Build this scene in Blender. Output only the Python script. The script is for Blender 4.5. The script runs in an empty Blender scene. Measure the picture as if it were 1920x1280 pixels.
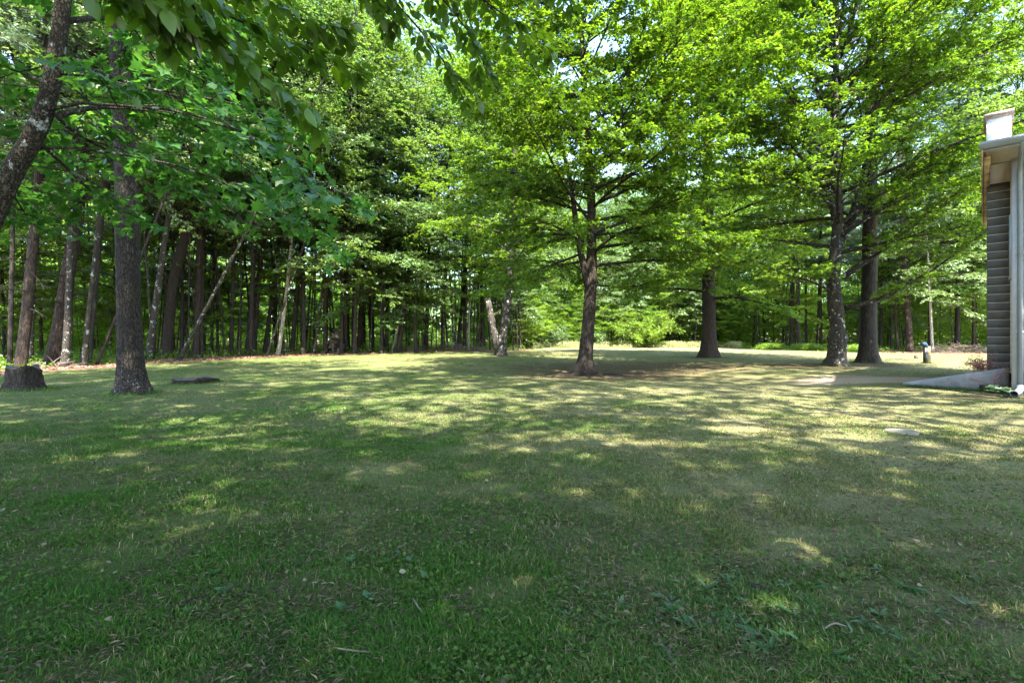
import bpy, math, random
import numpy as np
from mathutils import Vector, Matrix, Euler

# ------------------------------------------------------------------ camera, sky, sun, exposure
scene = bpy.context.scene
CAM_H, F, HZ = 1.3, 907.0, 636.0
SUN_AZ = (0.27, -0.963)          # horizontal direction towards the sun (behind the camera)
SUN_EL = math.radians(57)
cam_d = bpy.data.cameras.new('camera'); cam = bpy.data.objects.new('camera', cam_d)
scene.collection.objects.link(cam); scene.camera = cam
cam.location = (0, 0, CAM_H); cam.rotation_euler = (math.radians(90), 0, 0)
cam_d.sensor_width = 36; cam_d.lens = 36 * F / 1920; cam_d.shift_y = (HZ - 640) / 1920
cam_d.clip_start = 0.05; cam_d.clip_end = 2000
world = bpy.data.worlds.new('World'); scene.world = world; world.use_nodes = True
wn = world.node_tree; bg = wn.nodes['Background']
sky = wn.nodes.new('ShaderNodeTexSky'); sky.sky_type = 'NISHITA'; sky.sun_disc = False
sky.sun_elevation = SUN_EL
sky.sun_rotation = math.atan2(SUN_AZ[0], SUN_AZ[1])
sky.air_density = 1.0; sky.dust_density = 0.6; sky.ozone_density = 1.0
wn.links.new(sky.outputs[0], bg.inputs[0]); bg.inputs[1].default_value = 0.15
sun_d = bpy.data.lights.new('sun', 'SUN'); sun = bpy.data.objects.new('sun', sun_d)
scene.collection.objects.link(sun)
sun_d.energy = 4.2; sun_d.angle = math.radians(0.5); sun_d.color = (1.0, 0.95, 0.86)
sdir = Vector((SUN_AZ[0] * math.cos(SUN_EL), SUN_AZ[1] * math.cos(SUN_EL), math.sin(SUN_EL))).normalized()
sun.rotation_euler = sdir.to_track_quat('Z', 'Y').to_euler()
sun.location = sdir * 60
scene.view_settings.view_transform = 'Standard'; scene.view_settings.look = 'None'
scene.view_settings.gamma = 1.0; scene.view_settings.exposure = 3.2
scene.render.engine = 'CYCLES'
scene.cycles.max_bounces = 6; scene.cycles.diffuse_bounces = 4; scene.cycles.glossy_bounces = 2
scene.cycles.transmission_bounces = 4; scene.cycles.use_denoising = True
scene.cycles.sample_clamp_indirect = 6

COL = scene.collection
PI = math.pi
rs = np.random.RandomState

# ------------------------------------------------------------------ helpers
def unit(a):
    return a / np.maximum(np.linalg.norm(a, axis=-1, keepdims=True), 1e-9)

def vnoise(x, y, seed=0, scale=1.0):
    x = np.asarray(x, float) / scale; y = np.asarray(y, float) / scale
    xi = np.floor(x); yi = np.floor(y); fx = x - xi; fy = y - yi
    fx = fx * fx * (3 - 2 * fx); fy = fy * fy * (3 - 2 * fy)
    def h(a, b):
        v = np.sin(a * 127.1 + b * 311.7 + seed * 74.7) * 43758.5453
        return v - np.floor(v)
    return (h(xi, yi) * (1 - fx) + h(xi + 1, yi) * fx) * (1 - fy) + (h(xi, yi + 1) * (1 - fx) + h(xi + 1, yi + 1) * fx) * fy

def fbm(x, y, seed=0, scale=1.0, n=4):
    s = 0; a = .5; t = 0
    for i in range(n):
        s = s + a * vnoise(x, y, seed + i * 3, scale); t += a; a *= .5; scale *= .5
    return s / t

def sstep(a, b, v):
    t = np.clip((np.asarray(v, float) - a) / (b - a), 0, 1); return t * t * (3 - 2 * t)

def g(x, y):
    x = np.asarray(x, float); y = np.asarray(y, float)
    r = np.sqrt(x * x + y * y)
    z = .33 * sstep(15, 45, r) + .15 * sstep(6.5, 10, x) * sstep(4, 9, y) * (1 - sstep(20, 30, y))
    z = z + .05 * (fbm(x, y, 5, 3.0, 3) - .5) * sstep(2, 6, r)
    return z

def gz(x, y): return float(g(x, y))

def at(px, py):                     # ground point seen at a pixel of the 1920x1280 picture
    Y = 15.0
    for _ in range(60):
        X = (px - 960) / F * Y
        Y = .5 * Y + .5 * (CAM_H - gz(X, Y)) * F / (py - HZ)
    return ((px - 960) / F * Y, Y)

def wp(px, py, Y):                  # world point at depth Y
    return np.array([(px - 960) / F * Y, Y, CAM_H + (HZ - py) / F * Y])

def mk(name, V, Fs, mat, parent=None, smooth=False, attrs=None):
    V = np.ascontiguousarray(V, dtype=np.float32).reshape(-1, 3)
    if not isinstance(Fs, (list, tuple)): Fs = [Fs]
    Fs = [np.asarray(f, dtype=np.int32) for f in Fs if len(f)]
    me = bpy.data.meshes.new(name)
    me.vertices.add(len(V)); me.vertices.foreach_set('co', V.ravel())
    loops = np.concatenate([f.ravel() for f in Fs])
    sizes = np.concatenate([np.full(len(f), f.shape[1], np.int32) for f in Fs])
    starts = np.concatenate([[0], np.cumsum(sizes)[:-1]]).astype(np.int32)
    me.loops.add(len(loops)); me.loops.foreach_set('vertex_index', loops)
    me.polygons.add(len(sizes)); me.polygons.foreach_set('loop_start', starts)
    if smooth: me.polygons.foreach_set('use_smooth', np.ones(len(sizes), bool))
    me.update(calc_edges=True)
    if attrs:
        for k, v in attrs.items():
            a = me.attributes.new(k, 'FLOAT', 'POINT'); a.data.foreach_set('value', np.asarray(v, np.float32))
    if mat: me.materials.append(mat)
    o = bpy.data.objects.new(name, me); COL.objects.link(o)
    if parent: o.parent = parent
    return o

class MB:
    def __init__(s): s.V = []; s.F = {}; s.n = 0
    def add(s, V, Fs):
        V = np.asarray(V, float).reshape(-1, 3)
        if not isinstance(Fs, (list, tuple)) or (len(Fs) and np.isscalar(Fs[0][0])): Fs = [Fs]
        for f in Fs:
            f = np.asarray(f, dtype=np.int64)
            s.F.setdefault(f.shape[1], []).append(f + s.n)
        s.V.append(V); s.n += len(V)
    def box(s, c, size, R=None, taper=None):
        c = np.array(c, float); h = np.array(size, float) / 2
        v = np.array([[x, y, z] for z in (-1, 1) for y in (-1, 1) for x in (-1, 1)], float) * h
        if R is not None: v = v @ np.array(R).T
        s.add(v + c, [np.array([[0, 2, 3, 1], [4, 5, 7, 6], [0, 1, 5, 4], [2, 6, 7, 3], [0, 4, 6, 2], [1, 3, 7, 5]])])
    def tube(s, P, r, sides=8, noise=0, rng=None, cap=True, shape=None):
        P = np.asarray(P, float); n = len(P); r = np.broadcast_to(np.asarray(r, float), (n,))
        T = unit(np.gradient(P, axis=0))
        ref = np.array([0, 1., 0]) if abs(T[0][1]) < .9 else np.array([1., 0, 0])
        A = unit(np.cross(T, ref)); B = np.cross(T, A)
        th = np.arange(sides) / sides * 2 * PI
        rr = np.repeat(r[:, None], sides, 1)
        if shape is not None: rr = rr * shape(n, sides)
        if noise: rr = rr * (1 + noise * rng.uniform(-1, 1, (n, sides)))
        V = P[:, None] + rr[..., None] * (np.cos(th)[None, :, None] * A[:, None] + np.sin(th)[None, :, None] * B[:, None])
        i = np.arange(n - 1)[:, None] * sides; j = np.arange(sides)[None]; k = (j + 1) % sides
        q = np.stack([i + j, i + k, i + sides + k, i + sides + j], -1).reshape(-1, 4)
        V = V.reshape(-1, 3); Fs = [q]
        if cap:
            V = np.concatenate([V, P[:1], P[-1:]]); c0 = n * sides; j = np.arange(sides)
            Fs.append(np.stack([np.full(sides, c0), (j + 1) % sides, j], -1))
            Fs.append(np.stack([np.full(sides, c0 + 1), (n - 1) * sides + j, (n - 1) * sides + (j + 1) % sides], -1))
        s.add(V, Fs)
    def build(s, name, mat, parent=None, smooth=False, attrs=None):
        return mk(name, np.concatenate(s.V), [np.concatenate(v) for v in s.F.values()], mat, parent, smooth, attrs)

def tag(o, label=None, cat=None, group=None, kind=None):
    if label: o['label'] = label
    if cat: o['category'] = cat
    if group: o['group'] = group
    if kind: o['kind'] = kind
    return o

def thing(name, label, cat, loc=(0, 0, 0), rz=0, group=None):
    o = bpy.data.objects.new(name, None); COL.objects.link(o); o.empty_display_size = .2
    o.location = loc; o.rotation_euler = (0, 0, rz)
    return tag(o, label, cat, group)

# ------------------------------------------------------------------ materials
def new_mat(name):
    m = bpy.data.materials.new(name); m.use_nodes = True
    nt = m.node_tree; nt.nodes.clear()
    out = nt.nodes.new('ShaderNodeOutputMaterial')
    return m, nt, out

def N(nt, t, **kw):
    n = nt.nodes.new(t)
    for k, v in kw.items():
        if k.startswith('i_'): n.inputs[int(k[2:])].default_value = v
        else: setattr(n, k, v)
    return n

def ramp(nt, fac, stops):
    r = nt.nodes.new('ShaderNodeValToRGB'); e = r.color_ramp.elements
    while len(e) < len(stops): e.new(.5)
    for i, (p, c) in enumerate(stops):
        e[i].position = p; e[i].color = (*c, 1) if len(c) == 3 else c
    nt.links.new(fac, r.inputs[0]); return r.outputs[0]

def mix(nt, f, a, b, mode='MIX'):
    m = nt.nodes.new('ShaderNodeMix'); m.data_type = 'RGBA'; m.blend_type = mode
    def put(sock, v):
        if hasattr(v, 'is_linked') or hasattr(v, 'links'): nt.links.new(v, sock)
        elif isinstance(v, (int, float)): sock.default_value = v
        else: sock.default_value = (*v, 1)
    put(m.inputs[0], f); put(m.inputs[6], a); put(m.inputs[7], b)
    return m.outputs[2]

def mth(nt, op, a, b=None, clamp=False):
    m = nt.nodes.new('ShaderNodeMath'); m.operation = op; m.use_clamp = clamp
    for i, v in enumerate((a, b)):
        if v is None: continue
        if isinstance(v, (int, float)): m.inputs[i].default_value = v
        else: nt.links.new(v, m.inputs[i])
    return m.outputs[0]

def noise(nt, scale, detail=4, vec=None, rough=.55):
    n = N(nt, 'ShaderNodeTexNoise'); n.inputs['Scale'].default_value = scale
    n.inputs['Detail'].default_value = detail; n.inputs['Roughness'].default_value = rough
    if vec is not None: nt.links.new(vec, n.inputs['Vector'])
    return n.outputs['Fac']

def leaf_mat(name, c1, c2, c3, trans=.45, rough=.45, tcol=1.6, spec=.5, sheen=None):
    m, nt, out = new_mat(name)
    geo = N(nt, 'ShaderNodeNewGeometry'); oi = N(nt, 'ShaderNodeObjectInfo')
    col = ramp(nt, geo.outputs['Random Per Island'], [(0, c1), (.5, c2), (1, c3)])
    cl = noise(nt, .55, 2, geo.outputs['Position'])
    v = N(nt, 'ShaderNodeHueSaturation'); nt.links.new(col, v.inputs['Color'])
    nt.links.new(mth(nt, 'ADD', mth(nt, 'MULTIPLY', cl, .8), .6), v.inputs['Value'])
    nt.links.new(mth(nt, 'ADD', mth(nt, 'MULTIPLY', oi.outputs['Random'], .025), .4875), v.inputs['Hue'])
    p = N(nt, 'ShaderNodeBsdfPrincipled'); nt.links.new(v.outputs[0], p.inputs['Base Color'])
    p.inputs['Roughness'].default_value = rough; p.inputs['Specular IOR Level'].default_value = spec
    t = N(nt, 'ShaderNodeBsdfTranslucent')
    tc = N(nt, 'ShaderNodeHueSaturation'); nt.links.new(v.outputs[0], tc.inputs['Color'])
    tc.inputs['Hue'].default_value = .482; tc.inputs['Saturation'].default_value = 1.1; tc.inputs['Value'].default_value = tcol
    nt.links.new(tc.outputs[0], t.inputs['Color'])
    ms = N(nt, 'ShaderNodeMixShader'); ms.inputs[0].default_value = trans
    nt.links.new(p.outputs[0], ms.inputs[1]); nt.links.new(t.outputs[0], ms.inputs[2])
    nt.links.new(ms.outputs[0], out.inputs[0]); return m

def bark_mat(name, dark, light, scale=14, stretch=.18, lichen=None, lich_amt=.5, bump=.6, fleck=False):
    m, nt, out = new_mat(name)
    tc = N(nt, 'ShaderNodeTexCoord'); mp = N(nt, 'ShaderNodeMapping')
    mp.inputs['Scale'].default_value = (1, 1, stretch); nt.links.new(tc.outputs['Object'], mp.inputs[0])
    wv = noise(nt, scale * .6, 3, mp.outputs[0])
    vo = N(nt, 'ShaderNodeTexVoronoi', feature='DISTANCE_TO_EDGE'); vo.inputs['Scale'].default_value = scale
    ad = N(nt, 'ShaderNodeVectorMath', operation='ADD'); sc = N(nt, 'ShaderNodeVectorMath', operation='SCALE')
    nz = N(nt, 'ShaderNodeTexNoise'); nz.inputs['Scale'].default_value = scale * .8; nt.links.new(mp.outputs[0], nz.inputs['Vector'])
    nt.links.new(nz.outputs['Color'], sc.inputs[0]); sc.inputs['Scale'].default_value = .12
    nt.links.new(mp.outputs[0], ad.inputs[0]); nt.links.new(sc.outputs[0], ad.inputs[1]); nt.links.new(ad.outputs[0], vo.inputs['Vector'])
    edge = ramp(nt, vo.outputs['Distance'], [(0, (0, 0, 0)), (.22, (1, 1, 1))])
    col = mix(nt, edge, dark, light)
    col = mix(nt, mth(nt, 'MULTIPLY', wv, .7), col, dark)
    geo = N(nt, 'ShaderNodeNewGeometry')
    if lichen:
        ln = noise(nt, 5.5, 5, geo.outputs['Position'], .65)
        lm = ramp(nt, ln, [(.62 - .12 * lich_amt, (0, 0, 0)), (.66 - .1 * lich_amt, (1, 1, 1))])
        col = mix(nt, lm, col, lichen)
    if fleck:
        sx = N(nt, 'ShaderNodeSeparateXYZ'); nt.links.new(geo.outputs['Position'], sx.inputs[0])
        hz = mth(nt, 'MULTIPLY', mth(nt, 'SUBTRACT', 1.2, sx.outputs['Z'], True), .10, True)
        fl = mth(nt, 'ADD', noise(nt, 34, 3, geo.outputs['Position'], .6), hz)
        col = mix(nt, ramp(nt, fl, [(.68, (0, 0, 0)), (.74, (1, 1, 1))]), col, (.24, .245, .235))
    p = N(nt, 'ShaderNodeBsdfPrincipled'); nt.links.new(col, p.inputs['Base Color']); p.inputs['Roughness'].default_value = .9
    p.inputs['Specular IOR Level'].default_value = .2
    b = N(nt, 'ShaderNodeBump'); b.inputs['Strength'].default_value = bump; b.inputs['Distance'].default_value = .04
    h = mth(nt, 'ADD', edge, mth(nt, 'MULTIPLY', noise(nt, scale * 3, 4, mp.outputs[0]), .6))
    nt.links.new(h, b.inputs['Height']); nt.links.new(b.outputs[0], p.inputs['Normal'])
    nt.links.new(p.outputs[0], out.inputs[0]); return m

def plain(name, col, rough=.7, vary=.25, scale=6, bump=0, metal=0, spec=.4, col2=None, stretch=(1, 1, 1)):
    m, nt, out = new_mat(name)
    tc = N(nt, 'ShaderNodeTexCoord'); mp = N(nt, 'ShaderNodeMapping'); mp.inputs['Scale'].default_value = stretch
    nt.links.new(tc.outputs['Object'], mp.inputs[0])
    nf = noise(nt, scale, 6, mp.outputs[0], .65)
    c2 = col2 or tuple(c * (1 - vary) for c in col)
    cc = mix(nt, ramp(nt, nf, [(.35, (0, 0, 0)), (.65, (1, 1, 1))]), col, c2)
    p = N(nt, 'ShaderNodeBsdfPrincipled'); nt.links.new(cc, p.inputs['Base Color'])
    p.inputs['Roughness'].default_value = rough; p.inputs['Metallic'].default_value = metal
    p.inputs['Specular IOR Level'].default_value = spec
    if bump:
        b = N(nt, 'ShaderNodeBump'); b.inputs['Strength'].default_value = bump; b.inputs['Distance'].default_value = .01
        nt.links.new(noise(nt, scale * 8, 5, mp.outputs[0]), b.inputs['Height']); nt.links.new(b.outputs[0], p.inputs['Normal'])
    nt.links.new(p.outputs[0], out.inputs[0]); return m

M = {}
M['maple'] = leaf_mat('maple_leaf', (.056, .120, .014), (.080, .148, .018), (.125, .18, .024), .55, .42, tcol=1.9)
M['near_maple'] = leaf_mat('near_maple_leaf', (.035, .11, .022), (.05, .135, .022), (.07, .16, .028), .5, .4)
M['canopy'] = leaf_mat('canopy_leaf', (.06, .13, .022), (.08, .155, .028), (.115, .19, .04), .5, .42, spec=.7)
M['glossy'] = leaf_mat('glossy_leaf', (.08, .145, .04), (.105, .175, .055), (.14, .21, .08), .36, .28, spec=1.0)
M['under'] = leaf_mat('understory_leaf', (.08, .17, .02), (.11, .20, .026), (.16, .25, .04), .55, .45)
M['beech'] = leaf_mat('beech_leaf', (.035, .09, .010), (.045, .11, .012), (.065, .14, .018), .45, .4)
M['pine'] = leaf_mat('pine_needle', (.045, .085, .04), (.06, .10, .05), (.085, .125, .06), .2, .45)
M['weed'] = leaf_mat('weed_leaf', (.035, .10, .02), (.055, .125, .035), (.085, .145, .045), .35, .35)
M['distant'] = leaf_mat('distant_leaf', (.11, .22, .025), (.14, .26, .035), (.20, .31, .055), .6, .45)
M['clover'] = leaf_mat('clover_leaf', (.035, .09, .012), (.06, .12, .018), (.09, .14, .03), .35, .6, spec=.25)
M['meadow'] = leaf_mat('meadow_leaf', (.16, .20, .06), (.24, .27, .11), (.34, .33, .18), .4, .6)
M['hosta'] = leaf_mat('hosta_leaf', (.07, .12, .07), (.10, .15, .09), (.15, .19, .12), .3, .45)
M['pink'] = leaf_mat('pink_leaf', (.30, .08, .08), (.35, .13, .12), (.24, .10, .07), .35, .6)
M['tanleaf'] = leaf_mat('fallen_leaf', (.06, .045, .03), (.14, .10, .055), (.24, .19, .12), .15, .8, tcol=1.1)
M['litter'] = leaf_mat('dead_leaf', (.15, .07, .045), (.23, .12, .075), (.33, .20, .13), .15, .7, tcol=1.1)
M['bark_oak'] = bark_mat('oak_bark', (.016, .012, .009), (.074, .056, .041), 26, .2, None, 0, 1.0, fleck=True)
M['bark_maple'] = bark_mat('maple_bark', (.014, .010, .008), (.056, .042, .031), 20, .2, None, 0, .6)
M['bark_lichen'] = bark_mat('lichen_bark', (.018, .014, .010), (.10, .078, .055), 26, .5, (.36, .36, .34), .35, .8)
M['bark_dark'] = bark_mat('woodland_bark', (.016, .013, .011), (.062, .048, .04), 18, .2, None, 0, .5)
M['bark_red'] = bark_mat('reddish_bark', (.017, .012, .009), (.070, .048, .035), 18, .2, None, 0, .5)
M['bark_grey'] = bark_mat('grey_bark', (.022, .018, .014), (.075, .062, .048), 16, .4, (.34, .35, .32), .25, .4)
M['bark_pale'] = bark_mat('pale_bark', (.15, .13, .10), (.42, .38, .32), 12, .5, None, 0, .4)
M['deadwood'] = plain('deadwood', (.20, .15, .12), .9, .5, 10, .5)
M['cutwood'] = plain('cut_wood', (.30, .26, .20), .85, .4, 9, .4)
M['oldcut'] = plain('weathered_cut', (.075, .066, .045), .9, .5, 7, .5)
M['concrete'] = plain('concrete', (.26, .25, .265), .95, .3, 2.2, .8, col2=(.14, .135, .14))
M['siding'] = plain('white_siding', (.46, .48, .55), .55, .1, 1.5, .1)
M['trim'] = plain('painted_trim', (.34, .33, .34), .6, .18, 3, .1)
M['soffit'] = plain('soffit_board', (.46, .38, .33), .7, .15, 2, .1)
M['fascia'] = plain('weathered_fascia', (.50, .36, .17), .8, .6, 3, .3, col2=(.20, .13, .08), stretch=(1, 1, 4))
M['gutter'] = plain('aluminium_gutter', (.17, .18, .19), .4, .25, 2.5, .1, spec=.6)
M['shingle'] = plain('roof_shingle', (.28, .20, .19), .95, .4, 22, .8)
M['block'] = plain('concrete_block', (.095, .084, .070), .95, .3, 3, .15, col2=(.062, .056, .048))
M['stack_white'] = plain('white_masonry', (.72, .70, .68), .8, .12, 5, .2)
M['mortar'] = plain('mortar', (.50, .46, .40), .95, .2, 9, .4)
M['tanwall'] = plain('tan_siding', (.50, .40, .27), .8, .3, 3, .2)
M['capstone'] = plain('cap_stone', (.46, .36, .32), .9, .4, 12, .6)
M['glass'] = plain('window_glass', (.02, .025, .03), .08, .1, 2, 0, spec=.8)
M['post'] = plain('post_wood', (.17, .125, .07), .85, .35, 5, .4, stretch=(1, 1, .2))
M['pipe_black'] = plain('black_pipe', (.012, .012, .014), .4, .3, 6)
M['pipe_blue'] = plain('blue_pipe', (.02, .045, .08), .35, .3, 6)
M['edging'] = plain('black_edging', (.015, .015, .016), .5, .3, 6)
M['stone'] = plain('stone', (.12, .105, .085), .95, .3, 9, .8, col2=(.13, .12, .09))
M['downpipe'] = plain('downspout_paint', (.20, .225, .25), .45, .25, 3, .1)

def ground_mat():
    m, nt, out = new_mat('lawn_soil')
    geo = N(nt, 'ShaderNodeNewGeometry'); pos = geo.outputs['Position']
    def attr(n): a = N(nt, 'ShaderNodeAttribute', attribute_name=n); return a.outputs['Fac']
    n1 = noise(nt, 3, 5, pos, .7); n2 = noise(nt, 40, 5, pos, .75); n3 = noise(nt, 160, 3, pos, .7); n4 = noise(nt, .8, 3, pos)
    green = mix(nt, ramp(nt, n2, [(.35, (0, 0, 0)), (.65, (1, 1, 1))]), (.018, .040, .006), (.085, .135, .020))
    green = mix(nt, ramp(nt, n1, [(.4, (0, 0, 0)), (.62, (1, 1, 1))]), green, (.07, .09, .016))
    n6 = noise(nt, 7, 5, pos, .8)
    green = mix(nt, ramp(nt, n6, [(.46, (0, 0, 0)), (.66, (.75, .75, .75))]), green, (.085, .070, .038))
    dry = mix(nt, ramp(nt, n3, [(.3, (0, 0, 0)), (.7, (1, 1, 1))]), (.10, .09, .035), (.36, .31, .17))
    soil = mix(nt, ramp(nt, n2, [(.3, (0, 0, 0)), (.7, (1, 1, 1))]), (.040, .028, .014), (.15, .105, .058))
    sand = mix(nt, ramp(nt, n2, [(.3, (0, 0, 0)), (.7, (1, 1, 1))]), (.28, .20, .14), (.44, .34, .25))
    vo = N(nt, 'ShaderNodeTexVoronoi'); vo.inputs['Scale'].default_value = 9; nt.links.new(pos, vo.inputs['Vector'])
    sep = N(nt, 'ShaderNodeSeparateColor'); nt.links.new(vo.outputs['Color'], sep.inputs[0])
    lit = ramp(nt, sep.outputs[0], [(0, (.05, .03, .022)), (.5, (.14, .07, .05)), (1, (.26, .15, .10))])
    df = mth(nt, 'ADD', attr('dry'), mth(nt, 'MULTIPLY', mth(nt, 'SUBTRACT', n3, .5), .9), True)
    col = mix(nt, df, green, dry)
    n5 = noise(nt, 11, 5, pos, .75)
    sf = mth(nt, 'ADD', attr('soil'), mth(nt, 'ADD', mth(nt, 'MULTIPLY', mth(nt, 'SUBTRACT', n2, .5), 1.0), mth(nt, 'MULTIPLY', mth(nt, 'SUBTRACT', n5, .5), 1.2)))
    sf = ramp(nt, sf, [(.38, (0, 0, 0)), (.6, (1, 1, 1))])
    col = mix(nt, sf, col, soil)
    sa = ramp(nt, mth(nt, 'ADD', attr('sand'), mth(nt, 'MULTIPLY', mth(nt, 'SUBTRACT', n2, .5), .5)), [(.35, (0, 0, 0)), (.6, (1, 1, 1))])
    col = mix(nt, sa, col, sand)
    lf = ramp(nt, mth(nt, 'ADD', attr('litter'), mth(nt, 'MULTIPLY', mth(nt, 'SUBTRACT', n1, .5), .7)), [(.4, (0, 0, 0)), (.6, (1, 1, 1))])
    col = mix(nt, lf, col, lit)
    p = N(nt, 'ShaderNodeBsdfPrincipled'); nt.links.new(col, p.inputs['Base Color'])
    p.inputs['Roughness'].default_value = .95; p.inputs['Specular IOR Level'].default_value = .15
    b = N(nt, 'ShaderNodeBump'); b.inputs['Strength'].default_value = .8; b.inputs['Distance'].default_value = .03
    nt.links.new(mth(nt, 'ADD', n2, mth(nt, 'MULTIPLY', n3, .7)), b.inputs['Height']); nt.links.new(b.outputs[0], p.inputs['Normal'])
    nt.links.new(p.outputs[0], out.inputs[0]); return m

def grass_mat():
    m, nt, out = new_mat('grass_blade')
    geo = N(nt, 'ShaderNodeNewGeometry'); pos = geo.outputs['Position']; isl = geo.outputs['Random Per Island']
    a = N(nt, 'ShaderNodeAttribute', attribute_name='dry')
    green = ramp(nt, isl, [(0, (.020, .080, .006)), (.5, (.055, .150, .010)), (1, (.13, .21, .022))])
    gg = mix(nt, noise(nt, 1.3, 3, pos), green, (.045, .115, .022))
    dry = ramp(nt, isl, [(0, (.08, .085, .025)), (.6, (.18, .17, .07)), (1, (.33, .28, .15))])
    # some straw everywhere, more where dry
    f = mth(nt, 'GREATER_THAN', mth(nt, 'ADD', mth(nt, 'MULTIPLY', a.outputs['Fac'], .75), mth(nt, 'MULTIPLY', mth(nt, 'FRACT', mth(nt, 'MULTIPLY', isl, 37.0)), .55)), .58)
    col = mix(nt, f, gg, dry)
    p = N(nt, 'ShaderNodeBsdfPrincipled'); nt.links.new(col, p.inputs['Base Color']); p.inputs['Roughness'].default_value = .7
    p.inputs['Specular IOR Level'].default_value = .15
    t = N(nt, 'ShaderNodeBsdfTranslucent'); nt.links.new(mix(nt, 1.0, col, (1.5, 1.5, 1.2), 'MULTIPLY'), t.inputs['Color'])
    ms = N(nt, 'ShaderNodeMixShader'); ms.inputs[0].default_value = .35
    nt.links.new(p.outputs[0], ms.inputs[1]); nt.links.new(t.outputs[0], ms.inputs[2]); nt.links.new(ms.outputs[0], out.inputs[0])
    return m
M['ground'] = ground_mat(); M['grass'] = grass_mat()

# ------------------------------------------------------------------ ground
_edge = [(-900, 730), (-200, 712), (0, 700), (200, 686), (400, 673), (600, 665), (900, 658)]
EX = [e[0] for e in _edge]; EY = [at(*e)[1] for e in _edge]
EX += [985, 1020, 1360, 1420, 1540, 1640, 1860, 2300]
EY += [44, 58, 58, 46, 41, 35, 33, 28]
def edgeY(px): return np.interp(px, EX, EY)
def woods(x, y):
    y = np.asarray(y, float); x = np.asarray(x, float)
    px = 960 + F * x / np.maximum(y, .5)
    w = sstep(-.8, .8, y + 1.6 * (fbm(x, y, 9, 2.5, 3) - .5) * 2 - edgeY(px) + .9)
    return np.where(y < 2, np.where(x < -14, 1.0, 0.0), w)
MAPLE = at(1095, 702); BIGTREE = (at(1330, 670)[0], at(1330, 670)[1]); GNARL = at(1567, 686); STRAIGHT = at(1628, 680)
OAK = at(248, 738); TWIN = at(935, 667)
def blob(x, y, c, rx, ry): return np.exp(-(((x - c[0]) / rx) ** 2 + ((y - c[1]) / ry) ** 2))
def masks(x, y):
    px = 960 + F * x / np.maximum(y, .8)
    dry = .17 + .42 * sstep(450, 1400, px) * (.6 + .4 * sstep(1.5, 5, y)) + .75 * (fbm(x, y, 21, 1.2, 5) - .5) + .25 * (fbm(x, y, 31, 6, 2) - .5)
    dry = dry + .25 * sstep(38, 50, y)
    soil = .45 * sstep(.56, .80, fbm(x, y, 41, .4, 4)) * (.4 + .6 * sstep(.45, .6, fbm(x, y, 43, 2.5, 2)))
    soil = soil + 1.0 * blob(x, y, (MAPLE[0] + .6, MAPLE[1] - .5), 2.3, 1.5) + .75 * blob(x, y, (MAPLE[0] + 2, MAPLE[1] + 4), 7.0, 5.5)
    soil = soil + .9 * blob(x, y, (GNARL[0] + .8, GNARL[1] + .6), 3.0, 1.6) + .9 * blob(x, y, BIGTREE, 1.6, 1.2) + .7 * blob(x, y, at(1870, 742), 1.6, .5)
    for q in ((355, 857, .26, .12), (1150, 830, .3, .10), (1425, 975, .18, .10), (845, 1110, .24, .16), (125, 1130, .2, .1), (1000, 990, .2, .08)):
        soil = soil + .5 * blob(x, y, at(q[0], q[1]), q[2], q[3])
    sand = blob(x, y, at(1640, 712), 2.6, .9) * 1.1 + blob(x, y, at(1560, 704), 1.8, .6) * .5
    return np.clip(dry, 0, 1), np.clip(soil, 0, 1), np.clip(sand, 0, 1), woods(x, y)

def axis(lo, hi, fine, n, p):
    t = np.linspace(-1, 1, n); s = np.sign(t) * np.abs(t) ** p
    return np.where(s < 0, fine + s * (fine - lo), fine + s * (hi - fine))
gx = axis(-150, 150, 0, 361, 2.2); gy = axis(-60, 260, 6, 401, 2.2)
X, Y = np.meshgrid(gx, gy)
xs, ys = X.ravel(), Y.ravel()
dr, so, sa, li = masks(xs, ys)
nxg, nyg = len(gx), len(gy)
i = (np.arange(nyg - 1)[:, None] * nxg + np.arange(nxg - 1)[None]).ravel()
gzv = g(xs, ys) + .012 * (fbm(xs, ys, 77, .25, 3) - .5) + .08 * li * (fbm(xs, ys, 78, .8, 3) - .3)
tag(mk('ground', np.stack([xs, ys, gzv], -1), np.stack([i, i + 1, i + nxg + 1, i + nxg], -1), M['ground'], None, True,
       dict(dry=dr, soil=so, sand=sa, litter=li)), kind='structure')

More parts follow.
